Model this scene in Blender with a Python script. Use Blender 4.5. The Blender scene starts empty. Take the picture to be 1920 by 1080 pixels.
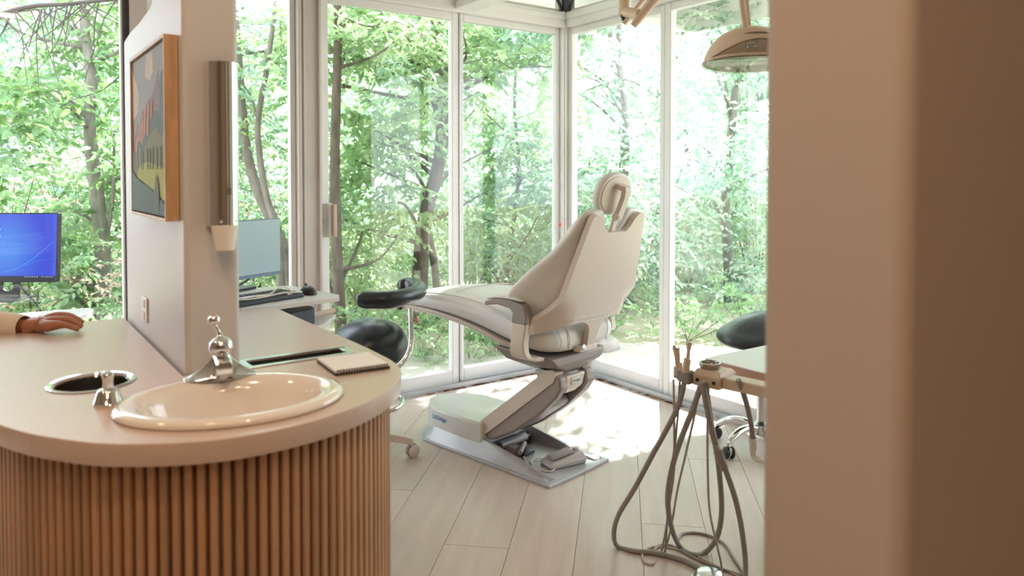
import bpy, bmesh, math, random
import numpy as np
from mathutils import Vector, Matrix
random.seed(7); rng = np.random.default_rng(11)
S = bpy.context.scene
COL = S.collection
PI = math.pi
# ------------------------------------------------------------------ camera
F, PPX, PPY, CH = 1400.0, 960.0, 366.0, 1.35          # focal length in px, principal point, eye height
YAW, PIT = math.radians(35.4), math.atan(36 / 1400)
FW0 = Vector((math.sin(YAW), math.cos(YAW), 0)); RT = Vector((math.cos(YAW), -math.sin(YAW), 0)); ZZ = Vector((0, 0, 1))
FWD = FW0 * math.cos(PIT) - ZZ * math.sin(PIT); UPV = ZZ * math.cos(PIT) + FW0 * math.sin(PIT)
EYE = Vector((0, 0, CH))
cam = bpy.data.cameras.new('camera'); camo = bpy.data.objects.new('camera', cam); COL.objects.link(camo)
cam.sensor_width = 36; cam.lens = F / 1920 * 36; cam.shift_y = (PPY - 540) / 1920
camo.location = EYE; camo.rotation_euler = (PI / 2 - PIT, 0, -YAW)
cam.clip_start = 0.05; cam.clip_end = 300
cam.dof.use_dof = True; cam.dof.focus_distance = 3.3; cam.dof.aperture_fstop = 3.2
S.camera = camo
# ------------------------------------------------------------------ world, sun, room lamps, exposure
w = bpy.data.worlds.new('sky'); S.world = w; w.use_nodes = True
bg = w.node_tree.nodes['Background']; bg.inputs[0].default_value = (0.84, 0.90, 1.0, 1); bg.inputs[1].default_value = 4.9
sd = bpy.data.lights.new('sun', 'SUN'); sd.energy = 15.0; sd.angle = math.radians(0.8); sd.color = (1, 0.94, 0.91)
so = bpy.data.objects.new('sun', sd); COL.objects.link(so)
so.rotation_euler = Vector((0.90, 0.86, 1.0)).to_track_quat('Z', 'Y').to_euler(); so.location = (8, 8, 9)
LAMPS = [(-0.35, 0.75, 9), (0.45, 0.15, 8), (-0.3, -0.5, 6), (-1.2, 1.9, 6), (-0.9, -0.8, 6), (0.25, -1.5, 6)]
CEIL = 3.1
for i, (x, y, e) in enumerate(LAMPS):
    l = bpy.data.lights.new('downlight_bulb', 'AREA'); l.shape = 'DISK'; l.size = 0.14; l.energy = e; l.color = (1.0, 0.66, 0.42)
    o = bpy.data.objects.new('downlight_bulb', l); COL.objects.link(o); o.location = (x, y, CEIL - 0.03)
vs = S.view_settings; vs.view_transform = 'Standard'; vs.look = 'None'; vs.gamma = 1; vs.use_curve_mapping = False
vs.exposure = 0.18
S.cycles.max_bounces = 10; S.cycles.diffuse_bounces = 5; S.cycles.glossy_bounces = 4; S.cycles.transmission_bounces = 6
S.cycles.transparent_max_bounces = 16; S.cycles.caustics_reflective = False; S.cycles.caustics_refractive = False
S.cycles.sample_clamp_indirect = 6

# ------------------------------------------------------------------ pixel -> point helpers (at a known real depth or plane)
def ray(x, y): return FWD + RT * ((x - PPX) / F) + UPV * ((PPY - y) / F)
def Dp(x, y, d): return EYE + ray(x, y) * d
def Zp(x, y, z):
    r = ray(x, y); return EYE + r * ((z - CH) / r.z)
def Xp(x, y, X):
    r = ray(x, y); return EYE + r * (X / r.x)
def Yp(x, y, Y):
    r = ray(x, y); return EYE + r * (Y / r.y)

# ------------------------------------------------------------------ materials
def mat(name, col, rough=0.5, metal=0.0, noise=0.0, nscale=8.0, stretch=(1, 1, 1), bump=0.0, bscale=60.0, spec=0.5, coat=0.0,
        trans=0.0, obj_var=0.0, emis=None, estr=0.0, col2=None):
    m = bpy.data.materials.new(name); m.use_nodes = True; nt = m.node_tree; b = nt.nodes['Principled BSDF']
    c = (*col, 1); b.inputs['Base Color'].default_value = c; b.inputs['Roughness'].default_value = rough
    b.inputs['Metallic'].default_value = metal; b.inputs['Specular IOR Level'].default_value = spec
    b.inputs['Coat Weight'].default_value = coat; b.inputs['Coat Roughness'].default_value = 0.08
    tc = nt.nodes.new('ShaderNodeTexCoord'); mp = nt.nodes.new('ShaderNodeMapping'); mp.inputs['Scale'].default_value = stretch
    nt.links.new(tc.outputs['Object'], mp.inputs['Vector'])
    out = None
    if noise or col2:
        n = nt.nodes.new('ShaderNodeTexNoise'); n.inputs['Scale'].default_value = nscale; n.inputs['Detail'].default_value = 5
        nt.links.new(mp.outputs[0], n.inputs['Vector'])
        rp = nt.nodes.new('ShaderNodeValToRGB'); k = noise
        c2 = col2 if col2 else tuple(x * (1 - k) for x in col); c1 = col if col2 else tuple(min(1, x * (1 + k)) for x in col)
        rp.color_ramp.elements[0].position = 0.35; rp.color_ramp.elements[1].position = 0.65
        rp.color_ramp.elements[0].color = (*c2, 1); rp.color_ramp.elements[1].color = (*c1, 1)
        nt.links.new(n.outputs['Fac'], rp.inputs[0]); out = rp.outputs[0]
    if obj_var:
        oi = nt.nodes.new('ShaderNodeObjectInfo'); hs = nt.nodes.new('ShaderNodeHueSaturation')
        mr = nt.nodes.new('ShaderNodeMapRange'); mr.inputs['To Min'].default_value = 1 - obj_var; mr.inputs['To Max'].default_value = 1 + obj_var
        nt.links.new(oi.outputs['Random'], mr.inputs['Value']); nt.links.new(mr.outputs[0], hs.inputs['Value'])
        if out: nt.links.new(out, hs.inputs['Color'])
        else: hs.inputs['Color'].default_value = c
        out = hs.outputs[0]
    if out: nt.links.new(out, b.inputs['Base Color'])
    if bump:
        n2 = nt.nodes.new('ShaderNodeTexNoise'); n2.inputs['Scale'].default_value = bscale; n2.inputs['Detail'].default_value = 3
        nt.links.new(mp.outputs[0], n2.inputs['Vector'])
        bp = nt.nodes.new('ShaderNodeBump'); bp.inputs['Strength'].default_value = bump; bp.inputs['Distance'].default_value = 0.002
        nt.links.new(n2.outputs['Fac'], bp.inputs['Height']); nt.links.new(bp.outputs[0], b.inputs['Normal'])
    if emis: b.inputs['Emission Color'].default_value = (*emis, 1); b.inputs['Emission Strength'].default_value = estr
    return m

def glass_mat(name, tint=(0.97, 0.99, 0.98), refl=1.0):
    m = bpy.data.materials.new(name); m.use_nodes = True; nt = m.node_tree; nt.nodes.clear()
    o = nt.nodes.new('ShaderNodeOutputMaterial'); t = nt.nodes.new('ShaderNodeBsdfTransparent'); t.inputs[0].default_value = (*tint, 1)
    g = nt.nodes.new('ShaderNodeBsdfGlossy'); g.inputs['Roughness'].default_value = 0.02
    lw = nt.nodes.new('ShaderNodeLayerWeight'); lw.inputs[0].default_value = 0.5; pw = nt.nodes.new('ShaderNodeMath'); pw.operation = 'POWER'; pw.inputs[1].default_value = 5
    mu = nt.nodes.new('ShaderNodeMath'); mu.operation = 'MULTIPLY_ADD'; mu.inputs[1].default_value = 0.9 * refl; mu.inputs[2].default_value = 0.04 * refl
    mx = nt.nodes.new('ShaderNodeMixShader')
    nt.links.new(lw.outputs['Facing'], pw.inputs[0]); nt.links.new(pw.outputs[0], mu.inputs[0]); nt.links.new(mu.outputs[0], mx.inputs[0]); nt.links.new(t.outputs[0], mx.inputs[1])
    nt.links.new(g.outputs[0], mx.inputs[2]); nt.links.new(mx.outputs[0], o.inputs[0]); return m

def leaf_mat(name, c1, c2, tr=0.55):
    m = bpy.data.materials.new(name); m.use_nodes = True; nt = m.node_tree; nt.nodes.clear()
    o = nt.nodes.new('ShaderNodeOutputMaterial'); d = nt.nodes.new('ShaderNodeBsdfDiffuse'); t = nt.nodes.new('ShaderNodeBsdfTranslucent')
    g = nt.nodes.new('ShaderNodeBsdfGlossy'); g.inputs['Roughness'].default_value = 0.35; g.inputs[0].default_value = (1, 1, 1, 1)
    geo = nt.nodes.new('ShaderNodeNewGeometry'); rp = nt.nodes.new('ShaderNodeValToRGB')
    rp.color_ramp.elements[0].color = (*c1, 1); rp.color_ramp.elements[1].color = (*c2, 1)
    nt.links.new(geo.outputs['Random Per Island'], rp.inputs[0])
    hs = nt.nodes.new('ShaderNodeHueSaturation'); hs.inputs['Value'].default_value = 1.25; hs.inputs['Hue'].default_value = 0.49
    nt.links.new(rp.outputs[0], d.inputs[0]); nt.links.new(rp.outputs[0], hs.inputs['Color']); nt.links.new(hs.outputs[0], t.inputs[0])
    mx = nt.nodes.new('ShaderNodeMixShader'); mx.inputs[0].default_value = tr
    m2 = nt.nodes.new('ShaderNodeMixShader'); m2.inputs[0].default_value = 0.05
    nt.links.new(d.outputs[0], mx.inputs[1]); nt.links.new(t.outputs[0], mx.inputs[2])
    nt.links.new(mx.outputs[0], m2.inputs[1]); nt.links.new(g.outputs[0], m2.inputs[2]); nt.links.new(m2.outputs[0], o.inputs[0]); return m

M = dict(
    lamp_beige=mat('lamp_beige_enamel', (0.74, 0.59, 0.47), 0.3),
    paint=mat('white_wall_paint', (0.66, 0.66, 0.67), 0.45, bump=0.08, bscale=300),
    paint_dim=mat('darkened_wall_paint', (0.30, 0.245, 0.20), 0.7, bump=0.1, bscale=250),  # walls darkened in colour to stand for a dim room and cut bounce
    paint_warm=mat('shade_toned_wall_paint', (0.50, 0.43, 0.37), 0.6, bump=0.15, bscale=250),  # white wall with its warm shade put into the colour
    ceiling=mat('ceiling_paint', (0.78, 0.77, 0.74), 0.8, bump=0.05),
    frame=mat('painted_window_frame', (0.80, 0.80, 0.80), 0.42, noise=0.04, nscale=3),
    frame_grey=mat('grey_aluminium', (0.42, 0.44, 0.47), 0.35, 0.6),
    frame_taupe=mat('taupe_painted_post', (0.60, 0.55, 0.52), 0.5, noise=0.04, nscale=4),
    steel_dark=mat('dark_painted_steel', (0.05, 0.05, 0.055), 0.5),
    laminate=mat('greige_laminate', (0.60, 0.485, 0.42), 0.30, noise=0.03, nscale=90, spec=0.5),
    oak_slat=mat('warm_oak_slat', (0.50, 0.30, 0.17), 0.5, noise=0.16, nscale=5, stretch=(6, 6, 0.5), obj_var=0.14, bump=0.1),
    oak_frame=mat('oak_picture_frame', (0.58, 0.38, 0.21), 0.45, noise=0.12, nscale=10, stretch=(6, 6, 1)),
    backer=mat('dark_slat_backing', (0.20, 0.11, 0.06), 0.7),
    floor=mat('pale_oak_plank', (0.54, 0.45, 0.39), 0.38, noise=0.07, nscale=2.2, stretch=(1.0, 9, 1), obj_var=0.045, bump=0.05, bscale=30),
    subfloor=mat('plank_joint_brown', (0.38, 0.31, 0.25), 0.8),  # plain brown base that shows in the plank joints
    chrome=mat('polished_chrome', (0.82, 0.82, 0.83), 0.06, 1.0),
    chrome_soft=mat('brushed_chrome', (0.62, 0.62, 0.62), 0.22, 1.0),
    steel=mat('stainless_steel', (0.45, 0.42, 0.38), 0.25, 1.0, bump=0.05),
    porcelain=mat('almond_porcelain', (0.84, 0.80, 0.76), 0.12, coat=0.8),
    vinyl_grey=mat('pale_grey_vinyl', (0.66, 0.65, 0.635), 0.42, bump=0.10, bscale=120),
    shell=mat('ivory_grey_shell', (0.63, 0.56, 0.495), 0.38),
    shell_light=mat('light_grey_cover', (0.58, 0.58, 0.55), 0.25),
    shell_dark=mat('taupe_grey_plastic', (0.28, 0.245, 0.235), 0.42),
    pedal_grey=mat('pedal_grey', (0.46, 0.45, 0.44), 0.4),
    base_grey=mat('silver_grey_base', (0.40, 0.40, 0.41), 0.35, 0.25),
    black_vinyl=mat('black_vinyl', (0.018, 0.026, 0.040), 0.24, bump=0.15, bscale=400),
    black=mat('black_plastic', (0.012, 0.012, 0.014), 0.4),
    bezel=mat('dark_bezel', (0.015, 0.015, 0.02), 0.35),
    navy=mat('dark_slate_keys', (0.045, 0.06, 0.09), 0.45),
    white_lam=mat('white_desk_laminate', (0.76, 0.77, 0.79), 0.35),
    white_plastic=mat('white_plastic', (0.78, 0.77, 0.75), 0.35),
    pinkedge=mat('rose_wood_edge', (0.52, 0.33, 0.26), 0.45),
    beige=mat('beige_enamel', (0.60, 0.47, 0.36), 0.38),
    hose=mat('grey_rubber_hose', (0.28, 0.26, 0.24), 0.5),
    hose_light=mat('beige_rubber_hose', (0.46, 0.39, 0.32), 0.5),
    paper=mat('white_paper', (0.86, 0.84, 0.84), 0.7),
    cup=mat('white_paper_cup', (0.90, 0.88, 0.85), 0.6),
    skin=mat('warm_brown_skin', (0.40, 0.17, 0.10), 0.5, noise=0.08, nscale=60, bump=0.25, bscale=180),
    nail=mat('fingernail', (0.52, 0.27, 0.20), 0.3),
    sleeve=mat('cream_cotton_sleeve', (0.72, 0.62, 0.52), 0.85, bump=0.4, bscale=220),
    bark=mat('grey_brown_bark', (0.13, 0.10, 0.08), 0.9, noise=0.3, nscale=22, stretch=(1, 1, 0.3), bump=0.8, bscale=40),
    bark_pale=mat('pale_grey_bark', (0.22, 0.20, 0.175), 0.9, noise=0.25, nscale=22, stretch=(1, 1, 0.3), bump=0.6, bscale=40),
    bark_dark=mat('dark_twig_bark', (0.10, 0.085, 0.08), 0.9),
    ground=mat('leaf_litter_ground', (0.58, 0.50, 0.41), 0.95, col2=(0.40, 0.40, 0.24), nscale=1.6, bump=0.5, bscale=20),
    patio=mat('pale_concrete_patio', (0.62, 0.58, 0.52), 0.9, noise=0.08, nscale=3),
    stone=mat('pale_field_stone', (0.36, 0.33, 0.30), 0.9, noise=0.2, nscale=6, bump=0.5),
    glass=glass_mat('window_glass'), lampglass=glass_mat('lamp_shield', (0.93, 0.95, 0.93), 1.6),
    red=mat('red_dot_plastic', (0.60, 0.05, 0.02), 0.4), blue_ink=mat('blue_ink', (0.10, 0.25, 0.50), 0.5),
    dark_ink=mat('dark_grey_ink', (0.08, 0.08, 0.09), 0.5),
    rust=mat('rust_stain', (0.42, 0.20, 0.12), 0.8, noise=0.3, nscale=60),
)
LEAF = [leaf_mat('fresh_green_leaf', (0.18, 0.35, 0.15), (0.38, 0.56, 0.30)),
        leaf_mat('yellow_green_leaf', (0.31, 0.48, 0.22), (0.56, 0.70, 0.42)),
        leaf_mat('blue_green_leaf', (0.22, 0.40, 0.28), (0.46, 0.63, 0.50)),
        leaf_mat('haze_washed_leaf', (0.46, 0.61, 0.49), (0.72, 0.82, 0.70)),  # veiling haze over the foliage is mixed into this leaf colour
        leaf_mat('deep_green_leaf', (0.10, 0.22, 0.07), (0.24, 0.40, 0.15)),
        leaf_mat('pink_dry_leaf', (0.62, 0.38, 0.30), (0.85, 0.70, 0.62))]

# ------------------------------------------------------------------ mesh helpers
class G:
    def __init__(s): s.v = []; s.f = []
    def add(s, v, f, T=None):
        n = len(s.v)
        s.v += [tuple(T @ Vector(p)) if T else tuple(p) for p in v]; s.f += [tuple(i + n for i in q) for q in f]; return s
    def box(s, a, b, T=None):
        (x0, y0, z0), (x1, y1, z1) = a, b
        v = [(x0, y0, z0), (x1, y0, z0), (x1, y1, z0), (x0, y1, z0), (x0, y0, z1), (x1, y0, z1), (x1, y1, z1), (x0, y1, z1)]
        return s.add(v, [(0, 3, 2, 1), (4, 5, 6, 7), (0, 1, 5, 4), (1, 2, 6, 5), (2, 3, 7, 6), (3, 0, 4, 7)], T)
    def prism(s, poly, z0, z1, T=None):
        n = len(poly); v = [(x, y, z0) for x, y in poly] + [(x, y, z1) for x, y in poly]
        f = [tuple(range(n))[::-1], tuple(range(n, 2 * n))] + [(i, (i + 1) % n, n + (i + 1) % n, n + i) for i in range(n)]
        return s.add(v, f, T)
    def loft(s, secs, caps=True, closed=True, T=None):
        n = len(secs[0]); v = [p for q in secs for p in q]; f = []
        for k in range(len(secs) - 1):
            for i in range(n if closed else n - 1):
                j = (i + 1) % n; f.append((k * n + i, k * n + j, (k + 1) * n + j, (k + 1) * n + i))
        if caps: f += [tuple(range(n))[::-1], tuple(range((len(secs) - 1) * n, len(secs) * n))]
        return s.add(v, f, T)
    def lathe(s, prof, n=24, T=None, caps=True):
        return s.loft([[(r * math.cos(2 * PI * i / n), r * math.sin(2 * PI * i / n), z) for i in range(n)] for r, z in prof], caps, True, T)
    def tube(s, path, r, n=10, T=None, closed=False):
        P = [Vector(p) for p in path]; m = len(P); rr = r if isinstance(r, (list, tuple)) else [r] * m
        up = None; secs = []
        for i in range(m):
            a = P[(i - 1) % m] if (closed or i) else P[0]; b = P[(i + 1) % m] if (closed or i < m - 1) else P[-1]
            t = (b - a).normalized()
            if up is None: up = Vector((0, 0, 1)) if abs(t.z) < 0.9 else Vector((1, 0, 0))
            x = up - t * up.dot(t); x.normalize(); up = x; y = t.cross(x)
            secs.append([tuple(P[i] + (x * math.cos(2 * PI * k / n) + y * math.sin(2 * PI * k / n)) * rr[i]) for k in range(n)])
        if closed: secs.append(secs[0]); return s.loft(secs, False, True, T)
        return s.loft(secs, True, True, T)
    def sphere(s, c, r, n=16, T=None, sc=(1, 1, 1)):
        k = n // 2; prof = []
        secs = [[(c[0] + sc[0] * r * math.sin(PI * j / k) * math.cos(2 * PI * i / n), c[1] + sc[1] * r * math.sin(PI * j / k) * math.sin(2 * PI * i / n),
                  c[2] - sc[2] * r * math.cos(PI * j / k)) for i in range(n)] for j in range(k + 1)]
        secs[0] = [(p[0], p[1], p[2]) for p in secs[0]]
        return s.loft(secs, False, True, T)
    def quad(s, a, b, c, d): return s.add([a, b, c, d], [(0, 1, 2, 3)])

def sm(pts, k=6, closed=False):
    P = [Vector(p) for p in pts]; out = []; m = len(P)
    for i in range(m if closed else m - 1):
        if closed: a, b, c, d = P[(i - 1) % m], P[i], P[(i + 1) % m], P[(i + 2) % m]
        else: a, b, c, d = P[max(i - 1, 0)], P[i], P[i + 1], P[min(i + 2, m - 1)]
        for j in range(k):
            t = j / k; out.append(0.5 * ((2 * b) + (c - a) * t + (2 * a - 5 * b + 4 * c - d) * t * t + (3 * b - a - 3 * c + d) * t ** 3))
    if not closed: out.append(P[-1])
    return out
def sm2(pts, k=6, closed=True): return [(p.x, p.y) for p in sm([(x, y, 0) for x, y in pts], k, closed)]
def sms(vals, k=6): return [p.x for p in sm([(v, 0, 0) for v in vals], k)]

def place(o, parent=None):
    COL.objects.link(o)
    if parent is not None: o.parent = parent
    return o
def mk(name, g, m, parent=None, smooth=True, bevel=0, seg=2, sub=0, angle=35, kind=None, label=None):
    me = bpy.data.meshes.new(name); me.from_pydata(g.v, [], g.f); me.validate(); me.update()
    bm = bmesh.new(); bm.from_mesh(me); bmesh.ops.remove_doubles(bm, verts=bm.verts, dist=1e-6); bmesh.ops.recalc_face_normals(bm, faces=bm.faces)
    bm.to_mesh(me); bm.free()
    me.materials.append(M[m] if isinstance(m, str) else m)
    if smooth:
        me.shade_smooth()
        if not sub: me.set_sharp_from_angle(angle=math.radians(angle))
    o = bpy.data.objects.new(name, me); place(o, parent)
    if bevel:
        b = o.modifiers.new('bevel', 'BEVEL'); b.width = bevel; b.segments = seg; b.limit_method = 'ANGLE'; b.angle_limit = math.radians(35); b.harden_normals = False
    if sub:
        b = o.modifiers.new('sub', 'SUBSURF'); b.levels = sub; b.render_levels = sub
    if kind: o['kind'] = kind
    if label: o['label'] = label
    return o
def tag(o, label=None, cat=None, group=None, kind=None):
    if label: o['label'] = label
    if cat: o['category'] = cat
    if group: o['group'] = group
    if kind: o['kind'] = kind
    return o
def thing(name, label, cat, loc=(0, 0, 0), rz=0, group=None):
    o = bpy.data.objects.new(name, None); COL.objects.link(o); o.location = loc; o.rotation_euler = (0, 0, rz); o.empty_display_size = 0.1
    return tag(o, label, cat, group)
def struct(name, g, m, parent=None, **k):
    o = mk(name, g, m, parent, **k)
    if parent is None: o['kind'] = 'structure'
    return o
def holed_plate(outer, holes, z0, z1, bev, name):
    cu = bpy.data.curves.new(name, 'CURVE'); cu.dimensions = '2D'; cu.fill_mode = 'BOTH'
    cu.extrude = (z1 - z0) / 2 - bev; cu.bevel_depth = bev; cu.bevel_resolution = 2; cu.offset = -bev
    for ring in [outer] + holes:
        sp = cu.splines.new('POLY'); sp.points.add(len(ring) - 1); sp.use_cyclic_u = True
        for p, (x, y) in zip(sp.points, ring): p.co = (x, y, 0, 1)
    t = bpy.data.objects.new('t', cu); COL.objects.link(t)
    me = bpy.data.meshes.new_from_object(t.evaluated_get(bpy.context.evaluated_depsgraph_get()))
    bpy.data.objects.remove(t); bpy.data.curves.remove(cu)
    me.transform(Matrix.Translation((0, 0, (z0 + z1) / 2))); return me
def text_mesh(txt, size, T, m, name, parent, depth=0.0006):
    cu = bpy.data.curves.new(name, 'FONT'); cu.body = txt; cu.size = size; cu.extrude = depth; cu.align_x = 'CENTER'; cu.align_y = 'CENTER'
    t = bpy.data.objects.new('t', cu); COL.objects.link(t); bpy.context.view_layer.update()
    me = bpy.data.meshes.new_from_object(t.evaluated_get(bpy.context.evaluated_depsgraph_get()))
    bpy.data.objects.remove(t); bpy.data.curves.remove(cu); me.transform(T); me.materials.clear(); me.materials.append(M[m])
    o = bpy.data.objects.new(name, me); return place(o, parent)
def frameT(o, x, z):   # matrix with local x -> x, local z -> z at origin o
    x = Vector(x).normalized(); z = Vector(z).normalized(); y = z.cross(x).normalized(); x = y.cross(z)
    return Matrix(((x.x, y.x, z.x, o[0]), (x.y, y.y, z.y, o[1]), (x.z, y.z, z.z, o[2]), (0, 0, 0, 1)))

# ================================================================== SETTING
XC, YC = 3.40, 4.113            # glass planes: right glazing X = XC, far glazing Y = YC
XL, YB = -2.6, -2.6
# floor: planks laid diagonally
fl = struct('floor', G().box((XL, YB, -0.12), (XC, YC, -0.004)), 'subfloor', smooth=False)
def clip(poly, x0, y0, x1, y1):
    for ax, lim, sg in ((0, x0, 1), (0, x1, -1), (1, y0, 1), (1, y1, -1)):
        out = []
        for i in range(len(poly)):
            a, b = poly[i], poly[(i + 1) % len(poly)]; da, db = sg * (a[ax] - lim), sg * (b[ax] - lim)
            if da >= 0: out.append(a)
            if da * db < 0:
                t = da / (da - db); out.append((a[0] + (b[0] - a[0]) * t, a[1] + (b[1] - a[1]) * t))
        poly = out
        if not poly: return []
    return poly
pdx, pdy = 0.691, 0.723; PW, PLn = 0.24, 1.85
o0 = Zp(954, 1029, 0); pa = math.atan2(pdy, pdx)
for r in range(-22, 22):
    off = (r * 0.618 % 1) * PLn
    for c in range(-5, 5):
        u0, v0 = c * PLn + (off if r else 0), r * PW
        q = [(u0 + 0.0012, v0 + 0.001), (u0 + PLn - 0.0012, v0 + 0.001), (u0 + PLn - 0.0012, v0 + PW - 0.001), (u0 + 0.0012, v0 + PW - 0.001)]
        wq = [(o0.x + u * pdx - v * pdy, o0.y + u * pdy + v * pdx) for u, v in q]
        cp = clip(wq, XL, YB, XC - 0.005, YC - 0.005)
        if len(cp) < 3: continue
        cx, cy = sum(p[0] for p in cp) / len(cp), sum(p[1] for p in cp) / len(cp)
        if abs(sum(cp[i][0] * cp[(i + 1) % len(cp)][1] - cp[(i + 1) % len(cp)][0] * cp[i][1] for i in range(len(cp)))) < 0.02: continue
        lc = [((x - cx) * math.cos(-pa) - (y - cy) * math.sin(-pa), (x - cx) * math.sin(-pa) + (y - cy) * math.cos(-pa)) for x, y in cp]
        p = mk('plank', G().prism(lc, -0.0035, 0), 'floor', fl, smooth=False); p.location = (cx, cy, 0); p.rotation_euler = (0, 0, pa)
# ceiling, roof edge, walls
struct('ceiling', G().box((XL, YB, CEIL), (XC, YC, CEIL + 0.15)), 'ceiling', smooth=False)
struct('trim_1', G().box((XL, YC + 0.001, CEIL + 0.0), (4.75, 4.93, CEIL + 0.15)).box((XC + 0.001, YB, CEIL), (5.7, YC, CEIL + 0.15)).box((4.75, YC + 0.001, CEIL), (5.7, 4.93, CEIL + 0.15)), 'ceiling', smooth=False)
struct('trim_2', G().box((XL, 4.93, 2.76), (5.75, 4.97, CEIL + 0.15)).box((5.71, YB, 2.76), (5.75, 4.93, CEIL + 0.15)), 'frame', smooth=False)
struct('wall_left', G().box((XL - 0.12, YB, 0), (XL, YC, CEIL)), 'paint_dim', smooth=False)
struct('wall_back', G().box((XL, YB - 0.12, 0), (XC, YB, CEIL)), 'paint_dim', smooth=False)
struct('wall_far_left', G().box((XL, YC - 0.05, 0), (-1.35, YC + 0.07, CEIL)), 'paint', smooth=False)
struct('wall_right', G().box((0.80, 0.40, 0), (XC, 0.585, CEIL)), 'paint_warm', bevel=0.018, seg=4)
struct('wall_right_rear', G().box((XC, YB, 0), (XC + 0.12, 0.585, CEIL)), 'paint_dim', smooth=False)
# beam running into the far glazing head, dark corner column in the clerestory
bl = Yp(843, 20, YC).x; br = Yp(880, 26, YC).x
struct('trim_3', G().box((bl, 0.6, Yp(843, 20, YC).z), (br, YC - 0.02, CEIL)), 'frame', bevel=0.004)
struct('trim_4', G().box((XC - 0.06, YC - 0.06, 2.47), (XC + 0.02, YC + 0.02, CEIL)).tube([(XC - 0.4, YC - 0.02, 3.05), (XC - 0.05, YC - 0.02, 2.5)], 0.012, 6)
       .tube([(XC - 0.02, YC - 0.35, 3.05), (XC - 0.02, YC - 0.05, 2.5)], 0.012, 6), 'steel_dark', smooth=False)

# ---- glazing.  Each window: frame rails as parts, pane as part
def pane(parent, a, b, name='pane'):
    return mk(name, G().box(a, b), 'glass', parent, smooth=False)
ZH = 2.385          # underside of the head
def window_Y(n, x0, x1, st=0.035, dep=0.05, bot=0.085, top=0.045, off=0.0, ztop=ZH, z0=0.02):
    w_ = bpy.data.objects.new('window_%d' % n, None); COL.objects.link(w_); w_['kind'] = 'structure'
    y = YC + off
    mk('left_stile', G().box((x0, y - dep / 2, z0), (x0 + st, y + dep / 2, ztop)), 'frame', w_, bevel=0.004)
    mk('right_stile', G().box((x1 - st, y - dep / 2, z0), (x1, y + dep / 2, ztop)), 'frame', w_, bevel=0.004)
    mk('bottom_rail', G().box((x0 + st, y - dep / 2, z0), (x1 - st, y + dep / 2, z0 + bot)), 'frame', w_, bevel=0.004)
    mk('top_rail', G().box((x0 + st, y - dep / 2, ztop - top), (x1 - st, y + dep / 2, ztop)), 'frame', w_, bevel=0.004)
    pane(w_, (x0 + st, y - 0.003, z0 + bot), (x1 - st, y + 0.003, ztop - top)); return w_
def window_X(n, y0, y1, st=0.035, dep=0.05, bot=0.085, top=0.045, off=0.0, ztop=ZH, z0=0.02):
    w_ = bpy.data.objects.new('window_%d' % n, None); COL.objects.link(w_); w_['kind'] = 'structure'
    x = XC + off
    mk('left_stile', G().box((x - dep / 2, y1 - st, z0), (x + dep / 2, y1, ztop)), 'frame', w_, bevel=0.004)
    mk('right_stile', G().box((x - dep / 2, y0, z0), (x + dep / 2, y0 + st, ztop)), 'frame', w_, bevel=0.004)
    mk('bottom_rail', G().box((x - dep / 2, y0 + st, z0), (x + dep / 2, y1 - st, z0 + bot)), 'frame', w_, bevel=0.004)
    mk('top_rail', G().box((x - dep / 2, y0 + st, ztop - top), (x + dep / 2, y1 - st, ztop)), 'frame', w_, bevel=0.004)
    pane(w_, (x - 0.003, y0 + st, z0 + bot), (x + 0.003, y1 - st, ztop - top)); return w_
xm = Yp(857, 400, YC).x; xp = Yp(622, 400, YC).x
w1 = window_Y(1, xp - 0.075, xm, st=0.05, off=0.0)
# grey weather strip on the meeting stile and latch
mk('weather_strip', G().box((xm + 0.000, YC - 0.03, 0.02), (xm + 0.012, YC + 0.02, ZH)), 'frame_grey', w1, smooth=False)
w2 = window_Y(2, xm + 0.012, XC - 0.075, st=0.03, off=0.012)
ym = Xp(1252, 400, XC).y
w3 = window_X(3, ym + 0.01, YC - 0.05, st=0.035)
w4 = window_X(4, ym - 1.15, ym - 0.005, st=0.045, off=-0.012)
w5 = window_X(5, 0.60, ym - 1.16, st=0.045, off=0.03)
# door pull on window 1
hx = xp - 0.05
mk('handle_plate', G().box((xp - 0.085, YC - 0.034, 1.00), (xp - 0.03, YC - 0.026, 1.195)).box((xp - 0.045, YC - 0.075, 1.00), (xp - 0.03, YC - 0.03, 1.195)), 'white_plastic', w1, bevel=0.002)
mk('handle_grip', G().box((xp - 0.028, YC - 0.10, 1.005), (xp - 0.008, YC - 0.04, 1.19)), 'beige', w1, bevel=0.004)
mk('latch', G().box((xp - 0.078, YC - 0.046, 1.08), (xp - 0.066, YC - 0.034, 1.105)).lathe([(0.004, 0), (0.004, 0.003)], 8, frameT((xp - 0.07, YC - 0.034, 1.03), (1, 0, 0), (0, -1, 0))).lathe([(0.004, 0), (0.004, 0.003)], 8, frameT((xp - 0.07, YC - 0.034, 1.165), (1, 0, 0), (0, -1, 0))), 'frame_grey', w1, smooth=False)
# left fixed glazing
xq = Yp(553, 400, YC).x
window_Y(6, 0.68, xq, st=0.03, z0=0.02, bot=0.05)
window_Y(7, -0.52, 0.575, st=0.012, z0=0.02, bot=0.05)
window_Y(8, -1.35, -0.56, st=0.03, z0=0.02, bot=0.05)
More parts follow.
